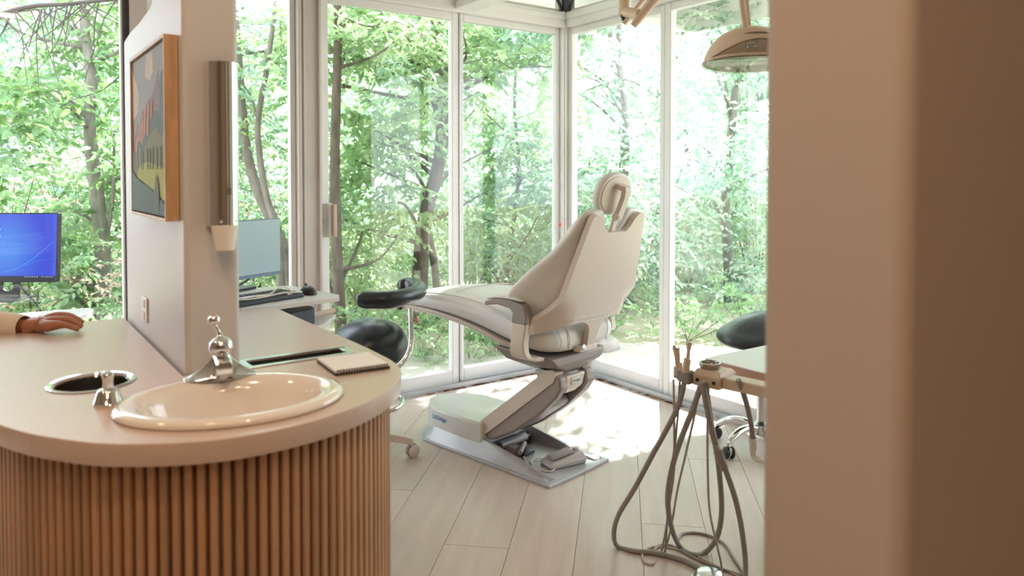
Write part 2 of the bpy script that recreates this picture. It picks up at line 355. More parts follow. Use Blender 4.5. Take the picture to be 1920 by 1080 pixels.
# moulded posts, corner post, sill tracks, heads
g = G()
x0, x1 = xq, xp - 0.075
g.box((x0, YC - 0.055, 0), (x1, YC + 0.06, ZH + 0.1))
for a, b, d in ((0.00, 0.018, 0.075), (0.030, 0.042, 0.068), (x1 - x0 - 0.025, x1 - x0 - 0.012, 0.075)):
    g.box((x0 + a, YC - d, 0), (x0 + b, YC - 0.05, ZH + 0.1))
struct('trim_5', g, 'frame_taupe', bevel=0.003)
struct('trim_6', G().box((0.575, YC - 0.04, 0), (0.60, YC + 0.04, CEIL)), 'steel_dark', smooth=False)
struct('trim_7', G().box((0.60, YC - 0.06, 0), (0.68, YC + 0.05, CEIL)), 'frame_taupe', bevel=0.003)
struct('trim_8', G().box((-0.56, YC - 0.06, 0), (-0.52, YC + 0.05, CEIL)), 'frame_taupe', bevel=0.003)
cp_ = struct('trim_9', G().box((XC - 0.075, YC - 0.05, 0), (XC + 0.03, YC + 0.04, 2.5)).box((XC - 0.03, YC - 0.075, 0), (XC + 0.04, YC - 0.05, 2.5))
             .box((XC - 0.062, YC - 0.058, 0), (XC - 0.050, YC - 0.05, 2.4)), 'frame', bevel=0.004)
mk('red_dot', G().lathe([(0.010, 0), (0.013, 0.002), (0.006, 0.004)], 12, frameT(Yp(1050, 421, YC - 0.052), (1, 0, 0), (0, -1, 0))), 'red', cp_)
struct('trim_10', G().box((XL + 1.25, YC - 0.07, 0), (XC, YC + 0.05, 0.02)).box((XL + 1.25, YC - 0.07, 0.02), (XC - 0.06, YC - 0.05, 0.032))
       .box((XC - 0.07, 0.585, 0), (XC + 0.05, YC - 0.07, 0.02)).box((XC - 0.07, 0.585, 0.02), (XC - 0.05, YC - 0.08, 0.032)), 'frame_grey', smooth=False)
g = G()
for i in range(46):      # flaking rusty sealant along the tracks
    a = random.uniform(2.2, 3.3); g.box((a, YC - 0.086 - random.random() * 0.01, 0), (a + random.uniform(0.01, 0.05), YC - 0.072, 0.003))
    b_ = random.uniform(2.9, 4.0); g.box((XC - 0.086 - random.random() * 0.01, b_, 0), (XC - 0.072, b_ + random.uniform(0.01, 0.05), 0.003))
struct('trim_11', g, 'rust', smooth=False)
struct('trim_12', G().box((-1.35, YC - 0.065, ZH), (XC, YC + 0.05, ZH + 0.105)).box((-1.35, YC - 0.075, ZH + 0.05), (XC - 0.02, YC - 0.06, ZH + 0.085)), 'frame', bevel=0.004)
struct('trim_13', G().box((XC - 0.065, 0.585, ZH), (XC + 0.05, YC - 0.075, ZH + 0.105)).box((XC - 0.075, 0.585, ZH + 0.05), (XC - 0.06, YC - 0.08, ZH + 0.085)), 'frame', bevel=0.004)
# clerestory panes above the heads
for n, (a, b) in enumerate((((-1.35, YC - 0.003, 2.5), (bl - 0.001, YC + 0.003, CEIL)), ((br + 0.001, YC - 0.003, 2.5), (XC - 0.07, YC + 0.003, CEIL)),
                            ((XC - 0.003, 0.6, 2.5), (XC + 0.003, YC - 0.07, CEIL)))):
    w_ = bpy.data.objects.new('window_%d' % (9 + n), None); COL.objects.link(w_); w_['kind'] = 'structure'; pane(w_, a, b)
    if n == 1: mk('bead', G().box((br, YC - 0.02, 2.49), (XC - 0.06, YC + 0.02, 2.515)).box((XC - 0.09, YC - 0.02, 2.5), (XC - 0.06, YC + 0.02, CEIL)), 'frame_taupe', w_, smooth=False)
    if n == 0: mk('bead', G().box((-1.35, YC - 0.02, 2.49), (bl, YC + 0.02, 2.515)), 'frame_taupe', w_, smooth=False)
    if n == 2: mk('bead', G().box((XC - 0.02, 0.6, 2.49), (XC + 0.02, YC - 0.06, 2.515)), 'frame_taupe', w_, smooth=False)
# partition wall with the curved top (stands on the counter line, goes to the floor)
PX0, PX1, PY0, PY1 = 0.371, 0.492, 1.795, 2.63
prof = [(PY1, 0), (PY1, 1.776)] + sm2([(PY1, 1.776), (2.51, 1.787), (2.36, 1.790), (2.27, 1.797), (2.15, 1.812), (2.05, 1.90), (2.0, 2.2)], 5, False)[1:] + [(2.0, CEIL), (PY0, CEIL), (PY0, 0)]
T = Matrix(((0, 0, 1, 0), (1, 0, 0, 0), (0, 1, 0, 0), (0, 0, 0, 1)))
struct('wall_partition', G().prism(prof, PX0, PX1, T), 'paint', bevel=0.012, seg=4, angle=30)
for i, (x, y, e) in enumerate(LAMPS):
    d_ = thing('ceiling_downlight', 'warm round recessed ceiling downlight ' + ['above the waste chute side of the counter', 'just above the viewpoint', 'behind the viewpoint, beside the left walkway', 'near the left wall by the windows', 'near the left wall at the back', 'furthest back in the dim walkway'][i], 'ceiling light', (x, y, CEIL), 0, 'recessed ceiling downlights')
    mk('trim_ring', G().lathe([(0.075, -0.001), (0.10, -0.001), (0.10, -0.008), (0.078, -0.012)], 24, caps=False), 'white_plastic', d_)
    mk('diffuser', G().lathe([(0.076, -0.006), (0.03, -0.004)], 24), mat('downlight_glow', (1, 0.8, 0.6), 0.5, emis=(1.0, 0.68, 0.42), estr=30), d_)

# ================================================================== OUTDOORS
struct('ground', G().prism([(-40, 5.0), (3.5, 5.0), (5.0, 3.5), (5.0, -20), (60, -20), (60, 60), (-40, 60)], -0.25, -0.10), 'ground', smooth=False)
struct('path', G().prism([(-3, YC + 0.08), (XC + 0.09, YC + 0.08), (XC + 0.09, -2.6), (5.3, -2.6), (5.3, 3.6), (3.7, 5.2), (-3, 5.2)], -0.25, -0.05), 'patio', smooth=False)

def leaves_mesh(name, P, Dv, Nv, L, W):
    """P base points, Dv leaf directions, Nv normals (n x 3 arrays), L lengths, W widths -> one mesh of folded pointed leaves"""
    n = len(P); Sd = np.cross(Dv, Nv); Sd /= np.linalg.norm(Sd, axis=1)[:, None] + 1e-9
    L = L[:, None]; W = W[:, None]
    V = np.empty((n, 6, 3)); fold = Nv * W * 0.35; droop = Nv * L * 0.10
    V[:, 0] = P; V[:, 1] = P + Dv * L * 0.35 + Sd * W * 0.5 + fold; V[:, 2] = P + Dv * L * 0.72 + Sd * W * 0.36 + fold * 0.6
    V[:, 3] = P + Dv * L - droop; V[:, 4] = P + Dv * L * 0.72 - Sd * W * 0.36 + fold * 0.6; V[:, 5] = P + Dv * L * 0.35 - Sd * W * 0.5 + fold
    me = bpy.data.meshes.new(name); me.vertices.add(n * 6); me.vertices.foreach_set('co', V.reshape(-1))
    idx = (np.arange(n)[:, None] * 6 + np.array([0, 1, 2, 3, 0, 3, 4, 5])[None]).reshape(-1)
    me.loops.add(n * 8); me.loops.foreach_set('vertex_index', idx); me.polygons.add(n * 2)
    me.polygons.foreach_set('loop_start', np.arange(n * 2) * 4); me.polygons.foreach_set('loop_total', np.full(n * 2, 4)); me.update(); me.validate()
    return me
def unit(a): return a / (np.linalg.norm(a, axis=1)[:, None] + 1e-9)
def sprays(C, Ls, nl, leaf, flat=0.35, droop=0.25):
    """twig sprays at centres C; returns leaf arrays and twig segments"""
    n = len(C); az = rng.uniform(0, 2 * PI, n); el = rng.normal(-0.1, 0.35, n)
    d = np.stack([np.cos(az) * np.cos(el), np.sin(az) * np.cos(el), np.sin(el)], 1)
    up = unit(np.stack([rng.normal(0, flat, n), rng.normal(0, flat, n), np.ones(n)], 1)); s = unit(np.cross(d, up)); up = np.cross(s, d)
    k = np.arange(nl); t = (k + 0.6) / nl
    base = C[:, None] + d[:, None] * (t[None, :, None] * Ls[:, None, None]) - np.array([0, 0, 1.0]) * (t ** 2)[None, :, None] * (Ls * droop)[:, None, None]
    side = np.where(k % 2 == 0, 1.0, -1.0)[None, :, None]
    ang = 0.75 + rng.normal(0, 0.2, (n, nl, 1)); ang[:, -1] = 0.05
    dl = d[:, None] * np.cos(ang) + s[:, None] * side * np.sin(ang) + rng.normal(0, 0.16, (n, nl, 3)) - np.array([0, 0, 1.0]) * 0.30
    nv = up[:, None] + rng.normal(0, 0.42, (n, nl, 3))
    P = base.reshape(-1, 3); Dv = unit(dl.reshape(-1, 3)); Nv = nv.reshape(-1, 3); Nv = unit(Nv - Dv * np.sum(Nv * Dv, 1)[:, None])
    L = leaf * rng.uniform(0.65, 1.25, len(P)); return P, Dv, Nv, L, L * rng.uniform(0.42, 0.58, len(P)), C, base[:, -1]
def twig_mesh(name, A, B, r=0.0022):
    n = len(A); d = unit(B - A); s = unit(np.cross(d, np.array([0.3, 0.2, 1.0]))); u = np.cross(s, d); V = np.empty((n, 6, 3))
    for i, a in enumerate((0, 2.1, 4.2)):
        o = (s * math.cos(a) + u * math.sin(a)) * r; V[:, i] = A + o; V[:, i + 3] = B + o * 0.5
    f = np.array([0, 1, 4, 3, 1, 2, 5, 4, 2, 0, 3, 5]); me = bpy.data.meshes.new(name); me.vertices.add(n * 6); me.vertices.foreach_set('co', V.reshape(-1))
    me.loops.add(n * 12); me.loops.foreach_set('vertex_index', (np.arange(n)[:, None] * 6 + f[None]).reshape(-1)); me.polygons.add(n * 3)
    me.polygons.foreach_set('loop_start', np.arange(n * 3) * 4); me.polygons.foreach_set('loop_total', np.full(n * 3, 4)); me.update(); me.validate(); return me
def noise3(P, s, ph):
    x, y, z = (P * s).T
    return (np.sin(x * 1.7 + ph) * np.cos(y * 1.3 + 2 * ph) + np.sin(z * 2.1 + x * 0.7 + 3 * ph) * np.cos(y * 0.9 - z * 0.6 + ph) + 0.6 * np.sin(x * 3.1 - z * 2.7 + ph)) / 2.6
def foliage(parent, C, Ls, leaf, lm, nl=11, twigs=True, bark='bark_dark', **k):
    if len(C) == 0: return
    P, Dv, Nv, L, W, A, B = sprays(C, Ls, nl, leaf, **k)
    me = leaves_mesh('foliage', P, Dv, Nv, L, W); me.materials.append(lm)
    o = bpy.data.objects.new('foliage', me); place(o, parent); o['kind'] = 'stuff'
    if twigs:
        t = twig_mesh('twigs', A, B); t.materials.append(M[bark]); o = bpy.data.objects.new('twigs', t); place(o, parent); o['kind'] = 'stuff'
def branch(parent, pts, r0, r1, m, name='branch', n=7):
    p = sm(pts, 5); q = len(p); g = G().tube(p, [r0 + (r1 - r0) * (i / (q - 1)) ** 0.8 for i in range(q)], n); return mk(name, g, m, parent, angle=80)
def tree(name, label, cat, trunk, r0, r1, m, crowns, lm, leaf=0.075, nspr=500, thr=-0.15, group=None, limbs=(), seed=1.0, spl=(0.3, 0.55), mix=None, ns=1.6):
    """trunk/limbs: world polylines; crowns: (centre, (rx,ry,rz), share)"""
    t = thing(name, label, cat, tuple(Vector(trunk[0])), 0, group); o = Vector(trunk[0])
    loc = lambda P: [Vector(p) - o for p in P]
    branch(t, loc(trunk), r0, r1, m, 'trunk', 10)
    for L_, a, b in limbs: branch(t, loc(L_), a, b, m)
    Cs = []
    for c, R, share in crowns:
        k = int(nspr * share * 2.6); q = rng.normal(0, 1, (k, 3)); q = unit(q) * (rng.uniform(0, 1, (k, 1)) ** 0.4)
        q = q * np.array(R) + np.array(c); q = q[noise3(q, ns, seed) > thr][: int(nspr * share)]; Cs.append(q)
        # limbs from the trunk into the crown
        if not limbs or True:
            tp = sm(trunk, 6)
            for e in q[:: max(1, len(q) // 7)][:7]:
                s0 = min(tp, key=lambda p: abs(p.z - (e[2] - 0.35)) + 0.1 * (p - Vector(e)).length)
                if (Vector(e) - s0).length < 4:
                    mid = (s0 + Vector(e)) / 2 + Vector((rng.normal(0, .08), rng.normal(0, .08), rng.normal(0.05, .08)))
                    branch(t, loc([s0, mid, Vector(e)]), r1 * 0.55 + 0.004, 0.003, m, 'branch', 5)
    C = np.concatenate(Cs) - np.array(o); C = C[C[:, 2] + o.z > -0.02]
    W_ = C + np.array(o); C = C[~((W_[:, 0] < XC + 0.75) & (W_[:, 1] < YC + 0.75))]
    W_ = C + np.array(o); gx, gy = W_[:, 0] - .9 * W_[:, 2], W_[:, 1] - .86 * W_[:, 2]      # keep the crowns thin where the afternoon sun comes through
    C = C[~((gx > 2.15) & (gx < 3.8) & (gy > 2.3) & (gy < 4.6) & (rng.uniform(0, 1, len(C)) < .85))]
    Ls = rng.uniform(*spl, len(C))
    if mix is not None:
        h = rng.uniform(0, 1, len(C)) < 0.45; foliage(t, C[h], Ls[h], leaf, mix); foliage(t, C[~h], Ls[~h], leaf, lm)
    else: foliage(t, C, Ls, leaf, lm)
    return t
def dpts(l, d): return [Dp(x, y, d if not isinstance(d, (list, tuple)) else d[i]) for i, (x, y) in enumerate(l)]
def gfoot(x, d):   # point on the ground under pixel column x at depth d
    p = Dp(x, 400, d); return Vector((p.x, p.y, -0.1))
TG = 'young trees crowding outside the glass'
d = 6.9
tree('tree', 'tall forked tree with a curving brown trunk outside the middle window pane', 'tree',
     [gfoot(783, d)] + dpts([(786, 560), (790, 470), (799, 400), (820, 320), (828, 250), (819, 170), (822, 100), (815, 20)], d), 0.085, 0.045, 'bark',
     [(Dp(730, 120, 6.9), (1.3, 1.0, 0.9), 0.45), (Dp(960, 180, 7.2), (1.1, 0.9, 1.0), 0.35), (Dp(700, 330, 7.0), (0.8, 0.7, 0.6), 0.2)], LEAF[0], 0.098, 600, mix=LEAF[1],
     limbs=[(dpts([(828, 300), (842, 230), (850, 160), (864, 70)], d), 0.04, 0.02), (dpts([(822, 110), (795, 95), (780, 130)], d), 0.018, 0.005),
            (dpts([(800, 430), (815, 500), (822, 600)], d + .2), 0.045, 0.03), (dpts([(830, 165), (870, 155), (900, 148)], d), 0.012, 0.004)], seed=0.3)
d = 6.2
tree('tree', 'pale leaning trunk with a thin companion stem between the partition and the grey post', 'tree',
     [gfoot(556, d)] + dpts([(543, 540), (533, 470), (505, 405), (480, 350), (465, 290), (455, 220), (448, 120), (440, 20)], d), 0.062, 0.03, 'bark_pale',
     [(Dp(500, 130, 6.6), (0.9, 0.8, 1.0), 0.6), (Dp(480, 420, 7.2), (0.8, 0.7, 0.6), 0.4)], LEAF[2], 0.07, 420, mix=LEAF[1],
     limbs=[(dpts([(528, 540), (520, 440), (498, 360), (487, 290), (484, 225), (500, 130), (510, 60), (518, 0)], d - .15), 0.035, 0.018),
            (dpts([(484, 230), (470, 180), (455, 160)], d), 0.014, 0.006)], seed=1.3)
d = 7.0
tree('tree', 'grey trunk rising beyond the blue-screened monitor', 'tree',
     [gfoot(193, d)] + dpts([(190, 560), (193, 480), (186, 400), (176, 320), (168, 230), (172, 150), (160, 60), (158, -20)], d), 0.085, 0.04, 'bark_pale',
     [(Dp(90, 330, 6.6), (1.0, 0.9, 0.9), 0.45), (Dp(110, 60, 7.2), (1.2, 0.9, 0.8), 0.35), (Dp(150, 520, 7.4), (0.9, 0.8, 0.4), 0.2)], LEAF[0], 0.10, 440, mix=LEAF[4],
     limbs=[(dpts([(190, 480), (205, 420), (212, 360), (214, 250)], d), 0.025, 0.012), (dpts([(190, 430), (150, 400), (100, 395)], d), 0.02, 0.006)], seed=2.1, thr=-0.05)
d = 6.0
tree('tree', 'dark straight trunk close behind the grey post, edge of the middle pane', 'tree',
     [gfoot(636, d)] + dpts([(640, 640), (632, 480), (628, 330), (630, 200), (634, 60), (630, -40)], d), 0.055, 0.03, 'bark',
     [(Dp(670, 60, 6.3), (0.7, 0.7, 0.5), 0.5), (Dp(680, 470, 6.6), (0.6, 0.6, 0.5), 0.5)], LEAF[1], 0.075, 260, seed=3.7)
d = 8.0
tree('tree', 'slender sapling with branching stems beyond the narrow pane left of the corner', 'tree',
     [gfoot(945, d)] + dpts([(948, 560), (955, 470), (968, 380), (972, 300), (965, 200), (968, 100)], d), 0.03, 0.015, 'bark',
     [(Dp(930, 260, 8.0), (0.9, 0.9, 0.8), 0.5), (Dp(960, 430, 8.0), (0.9, 0.9, 0.6), 0.5), ((5.35, 6.3, 4.15), (0.5, 0.9, 0.6), 0.7)], LEAF[2], 0.08, 420, mix=LEAF[1],  # last crown is added out of view to block sun on the floor
     limbs=[(dpts([(935, 600), (960, 520), (990, 450), (1030, 410)], d), 0.016, 0.006), (dpts([(905, 640), (925, 540), (990, 440), (1010, 400)], d - .4), 0.02, 0.006)], seed=4.4)
d = 6.6
tree('tree', 'broad-leaved tree with bluish sprays beyond the pane right of the corner', 'tree',
     [gfoot(1175, d + 2)] + dpts([(1180, 560), (1170, 400), (1175, 250), (1160, 100), (1165, -20)], d + 2), 0.05, 0.03, 'bark_pale',
     [(Dp(1130, 90, 7.3), (1.1, 0.9, 0.55), 0.35), (Dp(1150, 350, 8.0), (1.2, 0.9, 0.9), 0.4), (Dp(1160, 540, 8.4), (1.2, 1.0, 0.5), 0.25)], LEAF[3], 0.085, 800, mix=LEAF[2], seed=5.9, thr=-0.1)
d = 8.6
tree('tree', 'haze-paled tree with a beige trunk beyond the rightmost pane', 'tree',
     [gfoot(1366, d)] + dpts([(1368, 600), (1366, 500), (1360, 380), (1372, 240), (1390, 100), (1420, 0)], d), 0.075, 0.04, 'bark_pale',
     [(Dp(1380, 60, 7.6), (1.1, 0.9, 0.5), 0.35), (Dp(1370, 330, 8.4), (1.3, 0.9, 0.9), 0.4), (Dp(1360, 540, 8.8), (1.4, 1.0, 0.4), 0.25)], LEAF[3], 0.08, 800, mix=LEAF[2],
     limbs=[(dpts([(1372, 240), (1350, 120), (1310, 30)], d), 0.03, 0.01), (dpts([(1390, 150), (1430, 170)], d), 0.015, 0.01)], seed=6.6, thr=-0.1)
# overhanging dark branch, top left
d = 5.2
t = thing('dead_branch', 'dark bare branch with hanging twigs crossing the top left pane', 'branch', tuple(Dp(-60, 60, d)))
o_ = Dp(-60, 60, d)
def loc_(l, dd=d): return [Dp(x, y, dd) - o_ for x, y in l]
branch(t, loc_([(-60, 60), (0, 28), (60, 12), (120, 8), (180, 2), (260, -6)]), 0.020, 0.012, 'bark_dark', 'limb')
g = G()
for i in range(46):
    x = random.uniform(-20, 230); y = 25 - x * 0.11; a = random.uniform(0.3, 2.9); L_ = random.uniform(50, 190); p = [(x, y)]
    for k in range(4): a += random.uniform(-.35, .35); p.append((p[-1][0] + math.cos(a) * L_ / 4, p[-1][1] + abs(math.sin(a)) * L_ / 4))
    dd = d + random.uniform(-.3, .4); pts = [Dp(u, v, dd) - o_ for u, v in p]; g.tube(sm(pts, 2), [0.0055 - 0.0045 * j / 8 for j in range(9)], 4)
mk('twigs', g, 'bark_dark', t, kind='stuff')
# bushes, mid-distance screen and far trees
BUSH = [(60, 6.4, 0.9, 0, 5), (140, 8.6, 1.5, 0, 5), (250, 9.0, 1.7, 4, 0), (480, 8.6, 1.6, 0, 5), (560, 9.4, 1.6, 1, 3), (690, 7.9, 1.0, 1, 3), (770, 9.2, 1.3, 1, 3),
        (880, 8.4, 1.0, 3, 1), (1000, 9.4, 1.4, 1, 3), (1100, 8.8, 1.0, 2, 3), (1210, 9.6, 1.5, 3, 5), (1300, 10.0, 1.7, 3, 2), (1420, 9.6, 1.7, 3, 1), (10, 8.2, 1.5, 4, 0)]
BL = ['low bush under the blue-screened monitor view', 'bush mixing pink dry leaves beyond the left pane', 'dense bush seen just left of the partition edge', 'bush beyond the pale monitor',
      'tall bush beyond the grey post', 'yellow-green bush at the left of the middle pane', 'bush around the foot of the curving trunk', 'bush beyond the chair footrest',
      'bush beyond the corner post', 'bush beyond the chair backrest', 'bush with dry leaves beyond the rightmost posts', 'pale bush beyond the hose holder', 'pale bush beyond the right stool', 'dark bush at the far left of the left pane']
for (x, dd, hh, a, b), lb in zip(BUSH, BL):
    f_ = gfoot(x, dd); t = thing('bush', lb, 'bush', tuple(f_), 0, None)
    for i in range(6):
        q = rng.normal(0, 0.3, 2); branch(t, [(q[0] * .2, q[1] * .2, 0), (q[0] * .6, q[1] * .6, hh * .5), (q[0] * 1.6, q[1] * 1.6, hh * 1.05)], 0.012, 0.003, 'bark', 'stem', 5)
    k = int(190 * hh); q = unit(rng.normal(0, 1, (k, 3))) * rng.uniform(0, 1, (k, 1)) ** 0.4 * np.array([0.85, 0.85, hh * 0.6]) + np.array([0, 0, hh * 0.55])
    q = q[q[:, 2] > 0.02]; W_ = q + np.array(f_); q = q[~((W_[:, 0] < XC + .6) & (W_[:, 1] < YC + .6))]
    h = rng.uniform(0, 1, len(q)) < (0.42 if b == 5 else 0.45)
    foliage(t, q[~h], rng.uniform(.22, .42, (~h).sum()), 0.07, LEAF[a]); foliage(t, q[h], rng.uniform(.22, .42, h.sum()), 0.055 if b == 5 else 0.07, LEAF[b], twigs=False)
FAR = [(-60, 13), (90, 15), (240, 13.5), (420, 14), (560, 16), (680, 12.5), (820, 15), (930, 13), (1050, 16), (1170, 14), (1290, 16), (1400, 13.5), (1520, 15), (1720, 13), (1980, 14), (2350, 13)]
FL = ['far left', 'beyond the blue screen', 'beyond the partition edge', 'beyond the pale monitor', 'beyond the grey post', 'left part of the middle pane', 'behind the curving trunk', 'behind the slender sapling',
      'behind the corner post', 'above the chair headrest', 'beyond the right sliding panes', 'under the dental lamp', 'far right', 'behind the right wall end', 'far behind the right wall', 'rightmost behind the right wall']
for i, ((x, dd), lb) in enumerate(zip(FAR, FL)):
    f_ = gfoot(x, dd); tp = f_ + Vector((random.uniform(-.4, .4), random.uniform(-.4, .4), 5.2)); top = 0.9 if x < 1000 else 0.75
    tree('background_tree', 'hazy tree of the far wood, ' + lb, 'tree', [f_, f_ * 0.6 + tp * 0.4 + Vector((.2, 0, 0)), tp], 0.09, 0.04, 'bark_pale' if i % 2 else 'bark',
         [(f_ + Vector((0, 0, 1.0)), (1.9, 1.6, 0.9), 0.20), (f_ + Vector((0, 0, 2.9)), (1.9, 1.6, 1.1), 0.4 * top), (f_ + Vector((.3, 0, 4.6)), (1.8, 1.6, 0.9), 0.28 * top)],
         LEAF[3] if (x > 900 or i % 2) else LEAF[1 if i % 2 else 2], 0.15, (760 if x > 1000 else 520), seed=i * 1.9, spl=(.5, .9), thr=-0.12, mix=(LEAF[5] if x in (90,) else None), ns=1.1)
# near sprig with big leaves singled out (left pane)
lf = G(); lf.add([(0, 0, 0), (0.030, 0.020, 0.006), (0.070, 0.016, 0.004), (0.10, 0, -0.008), (0.070, -0.016, 0.004), (0.030, -0.020, 0.006)], [(0, 1, 2, 3), (0, 3, 4, 5)])
proto = None
def sprig(label, path, dd, n, sc, m, leafm):
    global proto
    P = sm([Dp(x, y, dd) for x, y in path], 8); o = P[0]; t = thing('leafy_branch', label, 'branch', tuple(o))
    branch(t, [p - o for p in P[::4]], 0.006, 0.002, m, 'stem', 5); mesh = None
    for i in range(n):
        k = (i + 0.5) / n * (len(P) - 1); b = P[int(k)].lerp(P[min(int(k) + 1, len(P) - 1)], k % 1) - o
        off = Vector((random.gauss(0, .06), random.gauss(0, .06), random.gauss(-.01, .05)))
        if mesh is None:
            ob = mk('leaf', lf, leafm, t, smooth=False); mesh = ob.data
        else: ob = bpy.data.objects.new('leaf', mesh); place(ob, t)
        ob.location = b + off; s = sc * random.uniform(.7, 1.25); ob.scale = (s, s, s)
        ob.rotation_euler = (random.gauss(0, .5), random.gauss(.35, .35), random.uniform(0, 2 * PI))
sprig('leafy branch with big deep green leaves hanging beyond the left pane', [(250, 120), (190, 170), (130, 190), (60, 240)], 5.3, 60, 0.95, 'bark_dark', LEAF[4])
sprig('bright leafy branch across the top of the middle pane', [(620, 20), (690, 50), (740, 40), (800, 70)], 5.6, 45, 1.0, 'bark', LEAF[1])
sprig('bluish leafy branch beside the curving trunk', [(800, 150), (760, 125), (735, 115), (700, 130)], 5.8, 34, 1.0, 'bark', LEAF[2])
sprig('leafy branch low beyond the left pane', [(240, 330), (180, 290), (120, 300), (40, 270)], 5.6, 40, 0.9, 'bark_dark', LEAF[0])
sprig('leafy branch hanging beyond the pane left of the corner', [(870, 120), (920, 110), (960, 130), (1010, 170)], 5.9, 34, 0.95, 'bark', LEAF[0])
sprig('leafy branch arching beyond the pane right of the corner', [(1100, 170), (1160, 150), (1200, 160), (1240, 190)], 6.0, 34, 0.95, 'bark', LEAF[2])
sprig('leafy branch of long leaves beyond the lamp', [(1450, 40), (1390, 36), (1330, 46), (1270, 66)], 7.5, 60, 1.5, 'bark', LEAF[3])
# ground plants by the glass and field stones
PL = [(660, 5.75), (720, 6.1), (790, 5.8), (880, 5.7), (930, 5.9), (985, 6.0), (1130, 6.7), (1290, 6.5), (1400, 6.9), (215, 5.7), (230, 6.3)]
PN = ['beside the left stool', 'under the chair footrest', 'left of the thin mullion', 'right of the thin mullion', 'beyond the lift column', 'left of the corner post', 'right of the corner post', 'beyond the right mullion', 'beyond the right stool', 'at the foot of the grey trunk', 'by the partition edge']
for (x, dd), nm in zip(PL, PN):
    f_ = gfoot(x, dd); t = thing('ground_plant', 'low leafy ground plant ' + nm, 'plant', tuple(f_))
    for i in range(5): q = rng.normal(0, .12, 2); branch(t, [(0, 0, 0), (q[0], q[1], .18), (q[0] * 1.8, q[1] * 1.8, .36)], .004, .0015, 'bark', 'stem', 4)
    q = rng.normal(0, 1, (46, 3)) * np.array([.22, .22, .12]) + np.array([0, 0, .24]); q = q[q[:, 2] > .02]
    W_ = q + np.array(f_); q = q[~((W_[:, 0] < XC + .45) & (W_[:, 1] < YC + .45))]
    foliage(t, q, rng.uniform(.12, .25, len(q)), 0.055, LEAF[int(x) % 2], nl=9, twigs=False)
for i, (x, y, r, lb) in enumerate([(1132, 648, .13, 'large pale field stone beyond the corner'), (1085, 648, .12, 'small field stone left of the large one'), (1075, 636, .10, 'field stone half hidden behind the chair seat')]):
    p = Zp(x, y, -0.02); g = G().sphere((0, 0, 0), r, 14, sc=(1.3, 0.9, 0.62))
    g.v = [tuple(np.array(v) * (1 + 0.12 * math.sin(v[0] * 31 + i) * math.cos(v[1] * 27 + v[2] * 19))) for v in g.v]
    o = mk('stone', g, 'stone', sub=1); o.location = p; tag(o, lb, 'stone')
#PART2
# ================================================================== COUNTER PENINSULA
out_r = [(0.815, 2.30), (0.818, 2.0), (0.818, 1.80), (0.805, 1.61), (0.752, 1.49), (0.65, 1.39), (0.52, 1.327), (0.39, 1.312), (0.282, 1.336), (0.170, 1.405),
         (0.094, 1.494), (0.045, 1.575), (0.010, 1.66), (-0.02, 1.78), (-0.036, 1.95), (-0.04, 2.20)]
curve = [(0.815, 2.575)] + sm2(out_r, 5, False) + [(-0.04, 2.66)]
outer = curve + [(0.3635, 2.635), (0.3635, 1.7905), (0.4925, 1.7905), (0.4925, 2.575)]
SC, SA, SB, SR = (0.403, 1.528), 0.198, 0.153, math.radians(-14)
def ell(a, b, n=48, c=SC, r=SR): return [(c[0] + a * math.cos(2 * PI * i / n) * math.cos(r) - b * math.sin(2 * PI * i / n) * math.sin(r),
                                         c[1] + a * math.cos(2 * PI * i / n) * math.sin(r) + b * math.sin(2 * PI * i / n) * math.cos(r)) for i in range(n)]
TH = (0.190, 1.846)
slot = [Zp(484, 687, .9), Zp(470, 676, .9), Zp(632, 656, .9), Zp(655, 663, .9)]
slot = [(0.515, 1.780), (0.515, 1.838), (0.752, 1.838), (0.752, 1.780)]
ct = thing('peninsula_counter', 'curved greige laminate counter wrapped in vertical oak slats', 'counter', (0, 0, 0))
me = holed_plate(outer, [ell(SA - .012, SB - .012), [(TH[0] + .072 * math.cos(a), TH[1] + .072 * math.sin(a)) for a in np.linspace(0, 2 * PI, 32, endpoint=False)], slot], .86, .90, .002, 'worktop')
me.materials.append(M['laminate']); o = bpy.data.objects.new('worktop', me); place(o, ct)
def offset(poly, d):
    out = []
    for i, (x, y) in enumerate(poly):
        a = poly[max(i - 1, 0)]; b = poly[min(i + 1, len(poly) - 1)]; dx, dy = b[0] - a[0], b[1] - a[1]; l = math.hypot(dx, dy); out.append((x - dy / l * d, y + dx / l * d))
    return out
ins = offset(curve, -0.040); ins2 = offset(curve, -0.055)
if abs(ins[40][0] - 0.4) > abs(curve[40][0] - 0.4) + 0.02: ins = offset(curve, 0.040); ins2 = offset(curve, 0.055)
def resample(poly, step):
    out = []; acc = 0; tgt = 0
    for (ax, ay), (bx, by) in zip(poly, poly[1:]):
        l = math.hypot(bx - ax, by - ay)
        while tgt <= acc + l and l > 0:
            t = (tgt - acc) / l; out.append((ax + (bx - ax) * t, ay + (by - ay) * t, math.atan2(by - ay, bx - ax))); tgt += step
        acc += l
    return out
r0 = ins; r1 = ins2
mk('cabinet_body', G().prism(r0 + r1[::-1], 0.0, 0.858), 'backer', ct, angle=50)
sme = None
